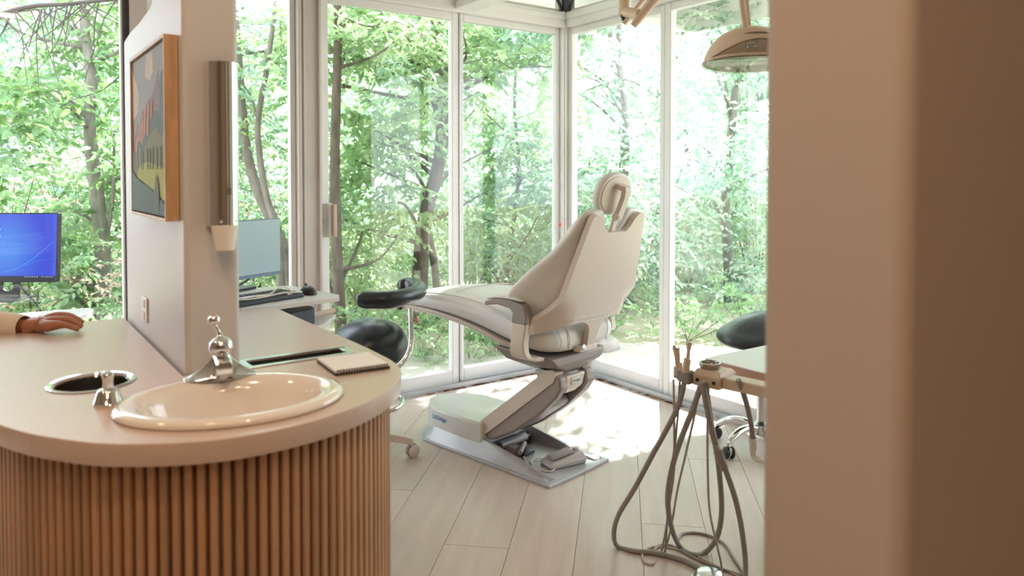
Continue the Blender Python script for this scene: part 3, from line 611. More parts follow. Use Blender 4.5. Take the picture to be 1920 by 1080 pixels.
for x, y, a in resample(ins, 0.0200):
    if sme is None:
        o = mk('slat', G().prism([(-.0068, -.008), (.0068, -.008), (.0068, .0035), (.0045, .0065), (-.0045, .0065), (-.0068, .0035)], 0.004, 0.8585), 'oak_slat', ct, smooth=False); sme = o.data
    else: o = bpy.data.objects.new('slat', sme); place(o, ct)
    n_ = Vector((math.cos(a + PI / 2), math.sin(a + PI / 2))); outw = Vector((x, y)) - Vector((0.39, 2.0 if y > 1.8 else 1.8))
    s_ = 1 if n_.dot(outw) > 0 else -1
    o.location = (x + n_.x * s_ * .0075, y + n_.y * s_ * .0075, 0); o.rotation_euler = (0, 0, a if s_ > 0 else a + PI)
# sink
sk = thing('sink', 'oval almond porcelain sink set into the curved counter end', 'sink', (*SC, .9), SR)
def el(a, b, z, n=48): return [(a * math.cos(2 * PI * i / n), b * math.sin(2 * PI * i / n), z) for i in range(n)]
secs = [el(SA - .016, SB - .016, -.03), el(SA - .014, SB - .014, .0005), el(SA + .016, SB + .016, .0008), el(SA + .019, SB + .019, .005), el(SA + .014, SB + .014, .013), el(SA, SB, .0165), el(SA - .016, SB - .016, .014),
        el(SA - .028, SB - .028, .006), el(SA - .036, SB - .036, -.010), el(SA - .050, SB - .048, -.05), el(SA - .075, SB - .068, -.10), el(SA - .12, SB - .10, -.128), el(.03, .03, -.135), el(.004, .004, -.136)]
mk('basin', G().loft(secs, caps=False), 'porcelain', sk, angle=80)
mk('basin_underside', G().loft([el(SA - .017, SB - .017, -.02), el(SA - .045, SB - .043, -.06), el(SA - .07, SB - .063, -.11), el(SA - .11, SB - .09, -.14), el(.02, .02, -.15)], caps=False), 'porcelain', sk, angle=80)
mk('drain', G().lathe([(.022, -.1335), (.022, -.131), (.015, -.1325), (.0, -.133)], 20, caps=False), 'chrome', sk)
# faucet on the back of the sink rim
f0_, f1_ = Zp(355, 721, .9125), Zp(478, 706, .9125); fd_ = (f1_ - f0_).normalized(); fr = math.atan2(fd_.y, fd_.x)
fo = (f0_ + f1_) / 2 + Vector((-fd_.y, fd_.x, 0)) * .026
fc = thing('faucet', 'chrome winged faucet with ball knob lever at the back of the oval sink', 'faucet', tuple(fo), fr)
secs = []
for x in np.linspace(-.075, .070, 19):
    h = .007 + .047 * max(0, 1 - max(0, abs(x) - .010) / .062) ** 1.35; d_ = .029 - max(0, abs(x) - .02) * .16
    secs.append([(x, -d_, 0), (x, d_ * .8, 0), (x, d_ * .55, h * .8), (x, d_ * .2, h), (x, -d_ * .15, h), (x, -d_ * .55, h * .42), (x, -d_ * .9, h * .14 + .003)])
mk('body', G().loft(secs), 'chrome', fc, angle=40, bevel=.001)
mk('spout', G().loft([[(-.016, -.058, .020), (.016, -.058, .020), (.016, -.058, .040), (.011, -.056, .046), (-.011, -.056, .046), (-.016, -.058, .040)],
                      [(-.017, -.035, .026), (.017, -.035, .026), (.017, -.035, .046), (.012, -.035, .051), (-.012, -.035, .051), (-.017, -.035, .046)],
                      [(-.018, .008, .03), (.018, .008, .03), (.018, .008, .058), (.012, .008, .062), (-.012, .008, .062), (-.018, .008, .058)]]), 'chrome', fc, bevel=.0015)
mk('aerator', G().lathe([(.009, .018), (.010, .020), (.010, .031)], 16, Matrix.Translation((0, -.046, -.006))), 'chrome_soft', fc)
mk('valve_ball', G().lathe([(.013, .034), (.018, .040), (.018, .046), (.013, .048), (.020, .052), (.0245, .060), (.0255, .069), (.023, .078), (.016, .086), (.008, .090), (.006, .093)], 24), 'chrome', fc)
hd = mk('lever', G().tube(sm([(0, 0, .088), (-.003, .001, .098), (-.008, .003, .108), (-.012, .004, .118)], 3), [.0062, .0055, .005, .0045, .004, .004, .004, .004, .004, .004], 10), 'chrome', fc)
mk('ball_knob', G().sphere((-.013, .004, .126), .0128, 20), 'chrome', hd)
mk('drain_lift_rod', G().tube([(.0, .03, 0), (.0, .03, .04)], .002, 8).sphere((0, .03, .043), .004, 10), 'chrome', fc)
# trash ring, small tap, slot
tr = thing('waste_chute', 'round stainless waste chute sunk into the left side of the counter', 'bin', (*TH, .9))
mk('rim_ring', G().lathe([(.071, -.004), (.086, .0006), (.087, .0022), (.083, .0042), (.076, .0030), (.0708, -.004)], 40, caps=False), 'chrome', tr)
mk('liner', G().lathe([(.0712, -.002), (.0705, -.20), (.0, -.20)], 32, caps=False), 'steel', tr)
tp = thing('deck_spray_valve', 'small chrome push valve on a conical base beside the waste chute', 'valve', tuple(Zp(203, 757, .9)), .3)
mk('conical_base', G().lathe([(.0275, 0), (.0275, .004), (.026, .006), (.020, .026), (.016, .030), (.009, .032)], 24), 'chrome', tp)
mk('handle', G().loft([[(-.010, -.007, .028), (.010, -.007, .028), (.010, .007, .028), (-.010, .007, .028)], [(-.008, -.006, .045), (.008, -.006, .045), (.008, .007, .045), (-.008, .007, .045)],
                       [(-.010, -.009, .056), (.009, -.009, .058), (.009, .010, .062), (-.010, .010, .060)], [(-.006, -.006, .060), (.005, -.006, .063), (.005, .006, .066), (-.006, .006, .064)]]), 'chrome', tp, bevel=.0025)
sl = thing('slot_tray', 'long stainless slot recess set in the counter behind the notebook', 'tray', (0.6335, 1.809, .9))
rim = []
mk('rim_frame', G().box((-.136, -.046, 0), (.136, -.029, .0028)).box((-.136, .029, 0), (.136, .046, .0028)).box((-.136, -.029, 0), (-.1185, .029, .0028)).box((.1185, -.029, 0), (.136, .029, .0028)), 'chrome_soft', sl, bevel=.001)
mk('recess', G().box((-.118, -.0285, -.09), (.118, .0285, -.085)).box((-.118, -.0285, -.085), (-.116, .0285, -.001)).box((.116, -.0285, -.085), (.118, .0285, -.001)).box((-.118, .0265, -.085), (.118, .0285, -.001)).box((-.118, -.0285, -.085), (.118, -.0265, -.001)), 'steel', sl, smooth=False)
# notebook
a, b, c, d = [Zp(*p, .905) for p in ((584, 677), (629, 701), (730, 687), (676, 667))]
ex = (c - b).normalized(); ey = (a - b); ey = (ey - ex * ey.dot(ex)).normalized(); W_, H_ = (c - b).length, (a - b).length
nb = thing('notebook', 'small spiral notebook with white pages near the curved counter edge', 'notebook', (b.x, b.y, .9008), math.atan2(ex.y, ex.x))
mk('back_cover', G().box((-.001, -.002, 0), (W_ + .001, H_, .0045)), 'black', nb, smooth=False)
mk('pages', G().box((.0005, .003, .0046), (W_ - .0005, H_ - .001, .0100)), 'paper', nb, smooth=False)
g = G()
for i in range(19):
    x = .006 + (W_ - .012) * i / 18; g.tube([(x, .0055 * math.cos(t) - .001, .0060 + .0062 * math.sin(t)) for t in np.linspace(-1.0, 4.6, 9)], .0013, 5)
mk('spiral_binding', g, 'steel', nb)

# ================================================================== PARTITION: cup dispenser, picture, outlet
dx = [Yp(386, 200, PY0 - .01).x, Yp(445, 200, PY0 - .01).x]; dcx = sum(dx) / 2; dr = (dx[1] - dx[0]) / 2; dz0, dz1 = Yp(400, 425, PY0 - .03).z, Yp(400, 115, PY0 - .03).z
cd = thing('cup_dispenser', 'tall polished chrome cup dispenser on the end of the partition wall', 'dispenser', (dcx, PY0 - .001, dz0))
n = 28; hh = dz1 - dz0
def dsec(z, r=dr, k=1): return [(r * math.cos(a), -.010 - abs(r * 1.05 * math.sin(a)), z) for a in np.linspace(PI, 0, n)] + [(r, 0, z), (-r, 0, z)]
mk('shell', G().loft([dsec(0), dsec(hh)]), 'chrome', cd, angle=40)
mk('seam_strip', G().box((.004, -.010 - dr * 1.07, .0), (.0062, -.010 - dr * 1.045, hh)).box((.001, -.010 - dr * 1.075, .072), (.0092, -.010 - dr * 1.045, .088)), 'steel', cd, smooth=False)
mk('screw', G().sphere((-.013, -.009 - dr * 1.0, .012), .0038, 10), 'chrome', cd); mk('screw', G().sphere((.021, -.009 - dr * .82, .012), .0038, 10), 'chrome', cd)
cpu = mk('paper_cup', G().lathe([(.0195, -.052), (.021, -.052), (.0285, -.001), (.029, .003), (.026, .003)], 28, Matrix.Translation((-.003, -.036, 0))), 'cup', None)
cpu.location = (dcx, PY0 - .001, dz0 - .001); tag(cpu, 'white paper cup hanging out of the chrome dispenser', 'cup')
# framed landscape
ay0, ay1, az0, az1 = 1.838, 2.31, 1.246, 1.672; ax = PX0 - .001; dpth = .030
ar = thing('framed_painting', 'landscape painting in a thin oak box frame on the partition', 'painting', (ax, 0, 0))
t_ = .007
mk('frame', G().box((-dpth, ay0, az0), (0, ay0 + t_, az1)).box((-dpth, ay1 - t_, az0), (0, ay1, az1)).box((-dpth, ay0 + t_, az0), (0, ay1 - t_, az0 + t_)).box((-dpth, ay0 + t_, az1 - t_), (0, ay1 - t_, az1)), 'oak_frame', ar, bevel=.0008)
pm = {}
def pc(name, c): 
    if name not in pm: pm[name] = mat('paint_' + name, c, .7, noise=.06, nscale=60)
    return pm[name]
cvx = -dpth + .006
mk('canvas', G().box((cvx, ay0 + t_ + .004, az0 + t_ + .004), (-.002, ay1 - t_ - .004, az1 - t_ - .004)), pc('sky', (.34, .36, .38)), ar, smooth=False)
AW, AH = ay1 - ay0 - 2 * t_ - .008, az1 - az0 - 2 * t_ - .008
lay = [0]
def shape(name, pts, m):     # pts: u 0..1 left(far) to right(near), v 0..1 up
    lay[0] += 1; x = cvx - .00022 * lay[0]
    P = [(x, ay1 - t_ - .004 - u * AW, az0 + t_ + .004 + v * AH) for u, v in pts]
    mk(name, G().add(P + [(x + .0002, p[1], p[2]) for p in P], [tuple(range(len(P)))] + [(i, (i + 1) % len(P), len(P) + (i + 1) % len(P), len(P) + i) for i in range(len(P))]), m, ar, smooth=False)
shape('painted_cloud', [(.45, .99), (.66, .99), (.66, .86), (.55, .82), (.42, .86)], pc('cloud', (.62, .55, .46)))
shape('painted_cloud', [(0, .95), (.12, .86), (.22, .78), (.20, .66), (.08, .62), (0, .60)], pc('cloud', (.62, .55, .46)))
shape('painted_mountain', [(0, .30), (0, .46), (.10, .52), (.14, .58), (.22, .56), (.30, .64), (.42, .66), (.50, .70), (.62, .72), (.70, .76), (.80, .86), (.86, .74), (1, .78), (1, .30)], pc('purple_rock', (.26, .20, .21)))
for u, w_, v0, v1 in ((.06, .05, .36, .50), (.16, .05, .38, .58), (.26, .05, .40, .64), (.34, .06, .42, .67), (.46, .05, .44, .69), (.56, .04, .46, .70)):
    shape('painted_cliff_face', [(u, v0), (u + w_, v0), (u + w_ + .06, v1), (u + .06, v1 - .02)], pc('salmon_rock', (.62, .30, .19)))
shape('painted_forest', [(0, .22), (0, .40), (.12, .38), (.2, .46), (.32, .43), (.42, .5), (.52, .47), (.6, .58), (.72, .62), (.84, .60), (1, .56), (1, .2)], pc('dark_green', (.10, .15, .12)))
shape('painted_ridge', [(.84, .6), (.9, .82), (1, .86), (1, .5)], pc('slate_green', (.12, .16, .17)))
shape('painted_trees', [(.12, .22), (.14, .36), (.26, .42), (.38, .40), (.5, .45), (.64, .50), (.76, .52), (.9, .46), (1, .48), (1, .2)], pc('olive', (.20, .20, .08)))
shape('painted_meadow', [(.16, .22), (.2, .28), (.34, .31), (.52, .32), (.7, .30), (1, .27), (1, .08), (.8, .12), (.5, .17)], pc('lime', (.42, .45, .04)))
for u in (.18, .30, .36, .5, .58, .66, .78, .88): shape('painted_trunk', [(u, .27), (u + .02, .27), (u + .02, .40), (u, .40)], pc('dark_green', (.10, .15, .12)))
shape('painted_slope', [(0, 0), (0, .26), (.16, .22), (.34, .19), (.56, .16), (.74, .13), (.84, .04), (.86, 0)], pc('deep_teal', (.07, .13, .11)))
shape('painted_pine', [(.72, 0), (.72, .14), (.78, .25), (.84, .17), (.86, 0)], pc('dark_green', (.10, .15, .12)))
shape('painted_corner', [(.86, 0), (.88, .10), (1, .06), (1, 0)], pc('slate_blue', (.10, .14, .19)))
# outlet
oy0, oy1 = Xp(281, 600, PX0).y, Xp(267, 570, PX0).y; oz = (Xp(281, 565, PX0).z + Xp(281, 606, PX0).z) / 2
ot = thing('wall_outlet', 'beige duplex outlet plate low on the partition above the counter', 'outlet', (PX0 - .0005, (oy0 + oy1) / 2, oz))
hw, hz = min((oy1 - oy0) / 2, .036), .034
mk('cover_plate', G().box((-.005, -hw, -hz), (0, hw, hz)), 'white_plastic', ot, bevel=.002)
for s in (-1, 1): mk('socket', G().box((-.0065, -.014, s * .017 - .011), (-.0045, .014, s * .017 + .011)), 'beige', ot, bevel=.001)

# ================================================================== RIGHT REAR DESK CORNER: keyboard, monitor, shelf
wd = thing('corner_desk', 'white laminate desk wing with open shelf below, past the counter', 'desk', (0, 0, 0))
mk('desk_top', G().prism([(0.494, 2.578), (.815, 2.578), (1.08, 2.628), (1.10, 2.68), (1.03, 3.02), (.494, 3.10)], .884, .900), 'white_lam', wd, bevel=.002)
s0 = [Zp(570, 611, .79), Zp(630, 589, .79), Zp(637, 585, .79), Zp(600, 572, .79)]
mk('shelf', G().prism([(.83, 2.60), (1.05, 2.70), (1.16, 2.86), (1.10, 3.0), (.83, 3.0)], .775, .79), 'white_lam', wd, bevel=.002)
mk('side_panel', G().box((.83, 3.0, 0), (1.03, 3.016, .884)), 'white_lam', wd, bevel=.002)
mk('leg', G().box((.56, 3.0, 0), (.60, 3.04, .884)), 'white_lam', wd, bevel=.002)
mk('back_panel', G().box((.60, 3.02, .2), (.83, 3.036, .884)), 'white_lam', wd, smooth=False)
def keyboard(name, label, m_case, m_key, o, rz, cols=17, w_=.44, d_=.145):
    k = thing(name, label, 'keyboard', tuple(o), rz)
    mk('case', G().prism([(0, 0), (w_, 0), (w_, d_), (0, d_)], 0, .014), m_case, k, bevel=.004)
    me_ = None
    for r in range(5):
        for c_ in range(cols):
            if r == 0 and 4 <= c_ <= 8:
                if c_ > 4: continue
                kk = mk('space_bar', G().box((0, 0, 0), (.022 * 5 + .004, .018, .006)), m_key, k, smooth=False); kk.location = (.012 + c_ * .0245, .012 + r * .0245, .014); continue
            if me_ is None: kk = mk('key', G().loft([[(0, 0, 0), (.021, 0, 0), (.021, .019, 0), (0, .019, 0)], [(.002, .002, .006), (.019, .002, .006), (.019, .017, .006), (.002, .017, .006)]]), m_key, k, smooth=False); me_ = kk.data
            else: kk = bpy.data.objects.new('key', me_); place(kk, k)
            kk.location = (.012 + c_ * .0245, .012 + r * .0245, .014)
    return k
ka, kb = Zp(448, 577, .9), Zp(577, 556, .9); kd = (kb - ka); kd.normalize()
kz = math.atan2(kd.y, kd.x); k0 = kb - kd * .40
keyboard('keyboard', 'black keyboard lying on the white desk wing', 'navy', 'black', (k0.x, k0.y, .901), kz, 15, .385, .14)
ms = thing('computer_mouse', 'black computer mouse beside the black keyboard', 'mouse', tuple(Zp(578, 551, .9)), kz + 1.2)
mk('shell', G().sphere((0, 0, .004), .5, 18, Matrix.Diagonal((.105, .06, .062, 1))), 'black', ms)
mk('wheel', G().lathe([(.008, -.003), (.008, .003)], 12, frameT((.03, 0, .030), (1, 0, 0), (0, 1, 0))), 'navy', ms)
cb = mk('cable', G().tube(sm([Zp(448, 560, .93), Zp(475, 556, .955), Zp(505, 552, .95), Zp(520, 541, .975), Zp(535, 538, .975), Zp(548, 548, .94), Zp(540, 552, .93)], 6), .0032, 7)
        .tube(sm([Zp(440, 562, .92), Zp(470, 561, .935), Zp(500, 556, .94), Zp(530, 549, .945), Zp(552, 548, .935), Zp(566, 547, .92)], 6), .0025, 7), 'white_plastic'); tag(cb, 'white cable looping over the black keyboard', 'cable')
# pale monitor
ma, mb = Dp(526, 513, 3.12), Dp(450, 522, 2.93)
mb.z = ma.z; md = (ma - mb).normalized(); mz = math.atan2(md.y, md.x); mw = .40; mh = Dp(522, 409, 3.12).z - ma.z
mo = thing('monitor', 'monitor with a switched-off screen painted with a pale reflection behind the black keyboard', 'monitor', (ma.x - md.x * mw / 2, ma.y - md.y * mw / 2, .9015), mz)
b0 = ma.z - .9015
mk('panel_housing', G().box((-mw / 2, 0, b0), (mw / 2, .022, b0 + mh)), 'bezel', mo, bevel=.002)
mk('screen', G().box((-mw / 2 + .002, -.0015, b0 + .013), (mw / 2 - .003, .0, b0 + mh - .002)), mat('off_screen_reflection', (.24, .33, .35), .35, spec=.6, emis=(.28, .40, .42), estr=.35), mo, smooth=False)  # switched-off screen; its pale reflection is painted in and glows faintly
mk('chin', G().box((-mw / 2, -.003, b0), (mw / 2, .0, b0 + .012)), mat('slate_blue_chin', (.20, .28, .42), .3), mo, smooth=False)
st_ = mk('stand', G().tube(sm([(-.03, .03, b0 + .06), (-.03, .05, b0 + .0), (-.04, .05, .02)], 5), .011, 10).box((-.13, -.02, 0), (.05, .12, .008)), 'black', mo)
mk('cable', G().tube(sm([(.06, .03, b0 + .03), (.04, .01, b0 - .002), (-.02, -.02, .03), (-.08, -.04, .02)], 6), .004, 7), 'black', mo)
# things on the lower shelf
bk = thing('black_box', 'dark slate box on the shelf under the white desk wing', 'box', (.90, 2.735, .7905), kz)
mk('body', G().prism([(0, -.05), (.11, -.05), (.135, -.01), (.13, .04), (.11, .07), (0, .07)], 0, .06), 'navy', bk, bevel=.004)
wb = mk('wire_handle', G().tube(sm([(1.0, 2.80, .80), (1.05, 2.80, .83), (1.06, 2.85, .85), (1.03, 2.92, .83), (.98, 2.90, .80)], 6), .003, 7), 'white_plastic'); tag(wb, 'thin white coiled cord on the shelf under the desk wing', 'cord')
rl = mk('wooden_roller', G().tube([(1.04, 2.80, .806), (1.15, 2.865, .806)], [.012, .012], 14).tube([(1.15, 2.865, .806), (1.156, 2.8685, .806)], [.011, .009], 12), 'beige'); tag(rl, 'short tan rod lying on the shelf edge by the grey post', 'rod')

# ================================================================== LEFT DESK, BLUE MONITOR
ld = thing('side_desk', 'white table at the window under the blue-screened monitor', 'table', (0, 0, 0))
mk('table_top', G().prism([(-.95, 3.42), (.10, 3.42), (.30, 3.60), (.405, 3.80), (.40, 3.88), (-.95, 3.98)], .732, .75), 'white_lam', ld, bevel=.002)
for x, y in ((.31, 3.72), (-.9, 3.5), (-.9, 3.9), (0.02, 3.5)): mk('leg', G().box((x - .018, y - .018, 0), (x + .018, y + .018, .732)), 'white_lam', ld, bevel=.002)
dm = 3.62; A_, B_ = Dp(0, 527, dm), Dp(106, 529, dm)
A_.z = B_.z; md = (B_ - A_).normalized(); mz = math.atan2(md.y, md.x); mw = .56; mh = Dp(110, 399, dm).z - B_.z
bx = B_ - md * mw / 2
bm_ = thing('monitor', 'monitor with a bright blue desktop screen at the left edge', 'monitor', (bx.x, bx.y, .7505), mz)
b0 = B_.z - .7505; tl = math.radians(-4); TT = Matrix.Translation((0, 0, b0)) @ Matrix.Rotation(tl, 4, 'X')
mk('panel_housing', G().box((-mw / 2, 0, 0), (mw / 2, .03, mh), TT), 'bezel', bm_, bevel=.002)
sm_ = bpy.data.materials.new('blue_screen'); sm_.use_nodes = True; nt = sm_.node_tree; b = nt.nodes['Principled BSDF']; b.inputs['Base Color'].default_value = (.01, .01, .02, 1); b.inputs['Roughness'].default_value = .25
tc = nt.nodes.new('ShaderNodeTexCoord'); gr = nt.nodes.new('ShaderNodeTexGradient'); gr.gradient_type = 'SPHERICAL'; mp = nt.nodes.new('ShaderNodeMapping'); mp.vector_type = 'POINT'
mp.inputs['Location'].default_value = (-.02 * 5, 0, -(b0 + .17) * 5); mp.inputs['Scale'].default_value = (5, 5, 5)
rp = nt.nodes.new('ShaderNodeValToRGB'); rp.color_ramp.elements[0].color = (.025, .06, .68, 1); rp.color_ramp.elements[1].color = (.03, .22, .80, 1); rp.color_ramp.elements[1].position = .8
nt.links.new(tc.outputs['Object'], mp.inputs[0]); nt.links.new(mp.outputs[0], gr.inputs[0]); nt.links.new(gr.outputs['Fac'], rp.inputs[0]); nt.links.new(rp.outputs[0], b.inputs['Emission Color']); b.inputs['Emission Strength'].default_value = 1.0
sc_ = mk('screen', G().box((-mw / 2 + .006, -.001, .020), (mw / 2 - .005, .0, mh - .006), TT), sm_, bm_, smooth=False)
glow = mat('screen_light_line', (0, 0, 0), .5, emis=(.06, .30, .85), estr=1.0); glow2 = mat('screen_faint_line', (0, 0, 0), .5, emis=(.04, .14, .78), estr=1.0)
def swoosh(pts, wds, m_):
    P = sm([(x, -.0016, z) for x, z in pts], 6); nP = len(P); g = G()
    L_ = []
    for i, p in enumerate(P):
        w__ = wds * math.sin(PI * (i + .3) / (nP)) + .0002; L_.append([(p.x, -.0014, p.z - w__), (p.x, -.0014, p.z + w__), (p.x, -.0012, p.z + w__), (p.x, -.0012, p.z - w__)])
    g.loft(L_, T=TT); mk('light_line', g, m_, sc_, smooth=False)
swoosh([(-.02, .045), (.05, .055), (.12, .085), (.19, .135), (.265, .20)], .0022, glow); swoosh([(.0, .21), (.08, .195), (.16, .20), (.262, .235)], .0012, glow2); swoosh([(.03, .055), (.1, .075), (.18, .10), (.262, .118)], .0012, glow2)
tb = mk('task_bar', G().box((-mw / 2 + .006, -.0018, .020), (mw / 2 - .005, -.001, .031), TT), mat('task_bar_blue', (0, 0, 0), .5, emis=(.01, .025, .10), estr=1), sc_, smooth=False)
ic = mat('icon_white', (0, 0, 0), .5, emis=(.5, .55, .65), estr=1)
for i in range(11):
    x = .125 + i * .0118 + (.012 if i > 5 else 0); mk('icon', G().box((x, -.0022, .0235), (x + .005, -.0018, .0280), TT), ic, sc_, smooth=False)
mk('icon', G().lathe([(.004, 0), (.004, .0004)], 10, TT @ frameT((.0, -.0016, .255), (1, 0, 0), (0, -1, 0))), ic, sc_, smooth=False); mk('icon', G().lathe([(.004, 0), (.004, .0004)], 10, TT @ frameT((.0, -.0016, .225), (1, 0, 0), (0, -1, 0))), ic, sc_, smooth=False)
mk('chin', G().box((-mw / 2, -.002, 0), (mw / 2, .0, .019), TT), 'bezel', bm_, smooth=False)
ring = [(.052 * math.cos(a) * .55, .052 * math.sin(a) * .55) for a in np.linspace(0, 2 * PI, 20, endpoint=False)]
nk = holed_plate([(-.055, -b0 + .004), (.085, -b0 + .004), (.085, .12), (-.055, .12)], [[(x + .03, y - .022) for x, y in ring]], 0, .012, .001, 'neck')
nk.transform(Matrix.Translation((-.01, .045, b0)) @ Matrix.Rotation(PI / 2, 4, 'X')); nk.materials.append(M['black']); place(bpy.data.objects.new('neck', nk), bm_)
mk('stand_base', G().prism([(-.12, -.09), (.12, -.09), (.12, .10), (-.12, .10)], 0, .008), 'black', bm_, bevel=.003)
cbl = mk('cable', G().tube(sm([Dp(38, 533, dm + .05), Dp(45, 545, dm + .06), Dp(60, 560, dm + .06), Dp(70, 572, dm + .05), Dp(76, 582, dm + .02)], 5), .0045, 8), 'black'); tag(cbl, 'black cable hanging below the blue-screened monitor', 'cable')
ko = Zp(-60, 603, .75); keyboard('keyboard', 'pale grey keyboard on the white table behind the hand', 'base_grey', 'white_lam', (-.22, 3.47, .751), -.12, 15, .385, .13)
pp = mk('paper_sheet', G().prism([(-.02, 3.66), (.16, 3.64), (.20, 3.78), (.02, 3.80)], .7505, .753), 'paper', smooth=False); tag(pp, 'loose white papers on the white table by the monitor stand', 'paper')

# ================================================================== PERSON: resting hand and forearm
pr = thing('person', 'person reaching in from the left in a cream sleeve, hand resting on the counter', 'person', tuple(Dp(40, 612, 2.15)))
po = Dp(40, 612, 2.15)
V_ = []; E_ = []; R_ = []
def J(x, y, d, r, par=None):
    V_.append(tuple(Dp(x, y, d) - po)); R_.append(r); i = len(V_) - 1
    if par is not None: E_.append((par, i))
    return i
wr = J(40, 614, 2.155, .027); fa = J(-25, 610, 2.16, .029, wr); fb = J(-120, 606, 2.17, .034, fa); J(-240, 600, 2.18, .042, fb)
cmc = J(66, 609, 2.15, .026, wr)
FG = [  # pinky, ring, middle, index: metacarpal, knuckle, PIP, DIP, tip
    [(86, 612, 2.118, .019), (106, 609, 2.108, .0145), (124, 609, 2.110, .0095), (138, 614, 2.112, .0085), (149, 618, 2.114, .0075)],
    [(86, 605, 2.137, .020), (108, 600, 2.130, .0135), (128, 599, 2.132, .0105), (145, 607, 2.136, .0090), (155, 614, 2.140, .0078)],
    [(86, 600, 2.157, .020), (108, 592, 2.155, .0135), (130, 592, 2.158, .0105), (147, 600, 2.162, .0090), (156, 607, 2.166, .0078)],
    [(85, 600, 2.177, .018), (105, 592, 2.180, .0130), (126, 593, 2.184, .0105), (142, 600, 2.190, .0090), (151, 607, 2.196, .0078)]]
for f_ in FG:
    p_ = cmc
    for q in f_: p_ = J(*q, p_)
p_ = J(70, 612, 2.180, .016, wr); p_ = J(85, 612, 2.215, .0125, p_); p_ = J(102, 612, 2.235, .0105, p_); J(115, 612, 2.240, .009, p_)
me = bpy.data.meshes.new('hand_and_forearm'); me.from_pydata(V_, E_, []); hnd = bpy.data.objects.new('hand_and_forearm', me); place(hnd, pr)
skm = hnd.modifiers.new('skin', 'SKIN'); skm.use_smooth_shade = True; skm.branch_smoothing = .6
sv = me.skin_vertices[0].data
for i, r in enumerate(R_): sv[i].radius = (r, r); sv[i].use_root = (i == 0)
ss = hnd.modifiers.new('sub', 'SUBSURF'); ss.levels = 2; ss.render_levels = 2
me.materials.append(M['skin'])
g = G(); PS = [(47, 616, .0385), (40, 615, .0395), (20, 613, .041), (-10, 610, .042), (-50, 607, .045), (-110, 603, .050), (-180, 600, .056), (-260, 596, .064)]
secs = []; fx = (Dp(48, 612, 2.155) - Dp(-100, 606, 2.17)).normalized(); sy = fx.cross(ZZ).normalized()
for j, (x, y, r) in enumerate(PS):
    c_ = Dp(x, y - (r - .037) * 250, 2.155) - po; secs.append([tuple(c_ + sy * math.cos(a) * r * (1 + .03 * math.sin(3 * a + j)) + ZZ * math.sin(a) * r * (.96 + .04 * math.sin(2 * a + j * 2.2))) for a in np.linspace(0, 2 * PI, 24, endpoint=False)])
inner = [[tuple((Vector(p) - (Dp(PS[k][0], PS[k][1], 2.155) - po)) * .94 + (Dp(PS[k][0], PS[k][1], 2.155) - po)) for p in secs[k]] for k in (2, 0)]
mk('sleeve', G().loft(inner + secs, caps=True), 'sleeve', pr, sub=1)

# ================================================================== DENTAL CHAIR  (local x to the footrest, y to the near side, z up)
hv = Vector((-.201, .98, 0)).normalized()
CH_ = thing('dental_chair', 'ivory and grey reclining dental chair seen from behind in the glazed corner', 'dental chair', (2.19, 2.545, 0), math.atan2(hv.y, hv.x))
pl = sm2([(0.0, .195), (0.02, .215), (.20, .215), (.50, .212), (.80, .210), (.88, .19), (.97, .10), (1.0, 0), (.97, -.10), (.88, -.19), (.80, -.21), (.50, -.212), (.20, -.215), (.02, -.215), (0, -.195), (-.005, 0)], 4)
bp = mk('base_plate', G().prism(pl, 0.0, .014), 'base_grey', CH_, bevel=.005)
for s in (1, -1):
    secs = []
    for u, h in ((.03, .018), (.10, .028), (.20, .046), (.32, .068), (.44, .088), (.60, .094), (.80, .094), (.86, .06)):
        o_y = .205 if u < .82 else .19
        secs.append([(u, s * o_y, .010), (u, s * (o_y - .012), .022), (u, s * (o_y - .030), h * .75), (u, s * (o_y - .042), h), (u, s * (o_y - .056), h), (u, s * (o_y - .062), .010)])
    mk('side_rail', G().loft(secs), 'base_grey', bp, angle=50)
mc = sm2([(.465, .172), (.60, .175), (.80, .172), (.90, .13), (.965, .06), (.98, 0), (.965, -.06), (.90, -.13), (.80, -.172), (.60, -.175), (.465, -.172), (.465, 0)], 1)
mcs = [[(x, y, z) for x, y in mc] for z in (.014, .094)]
mk('motor_cover', G().prism(mc, .014, .168), 'shell_light', CH_, bevel=.010, seg=3)
text_mesh('DCIedge', .030, frameT((.765, .1760, .128), (-1, 0, 0), (0, 1, 0)), 'blue_ink', 'lettering', CH_)
mk('cable_tray', G().box((.40, -.12, .014), (.47, .13, .06)).box((.30, -.03, .014), (.40, .05, .035)), 'bezel', CH_, bevel=.006)
mk('mechanism', G().tube([(.42, .09, .05), (.42, -.09, .05)], .022, 14).box((.34, .03, .014), (.42, .075, .055)).tube([(.36, -.02, .05), (.30, .08, .045)], .012, 10), 'shell_dark', CH_)
TXZ = Matrix(((1, 0, 0, 0), (0, 0, 1, 0), (0, 1, 0, 0), (0, 0, 0, 1)))
side = [(.50, .165), (.08, .488), (.045, .496), (.022, .486), (.04, .44), (.47, .105)]
mk('lift_arm', G().prism(side, .095, .150, TXZ).prism(side, -.115, -.050, TXZ).prism([(.50, .165), (.17, .417), (.15, .37), (.47, .105)], -.050, .095, TXZ), 'shell', CH_, bevel=.008, seg=3)
und = [(.47, .115), (.08, .445), (.035, .478), (.006, .460), (.0, .415), (.03, .370), (.12, .282), (.28, .165), (.40, .10), (.45, .085)]
mk('lift_arm_lower_cover', G().prism(und, .095, .143, TXZ).prism(und, -.108, -.045, TXZ).prism([(.46, .11), (.18, .33), (.12, .34), (.10, .31), (.12, .288), (.28, .172), (.40, .105)], -.045, .095, TXZ), 'shell_dark', CH_, bevel=.010, seg=3)
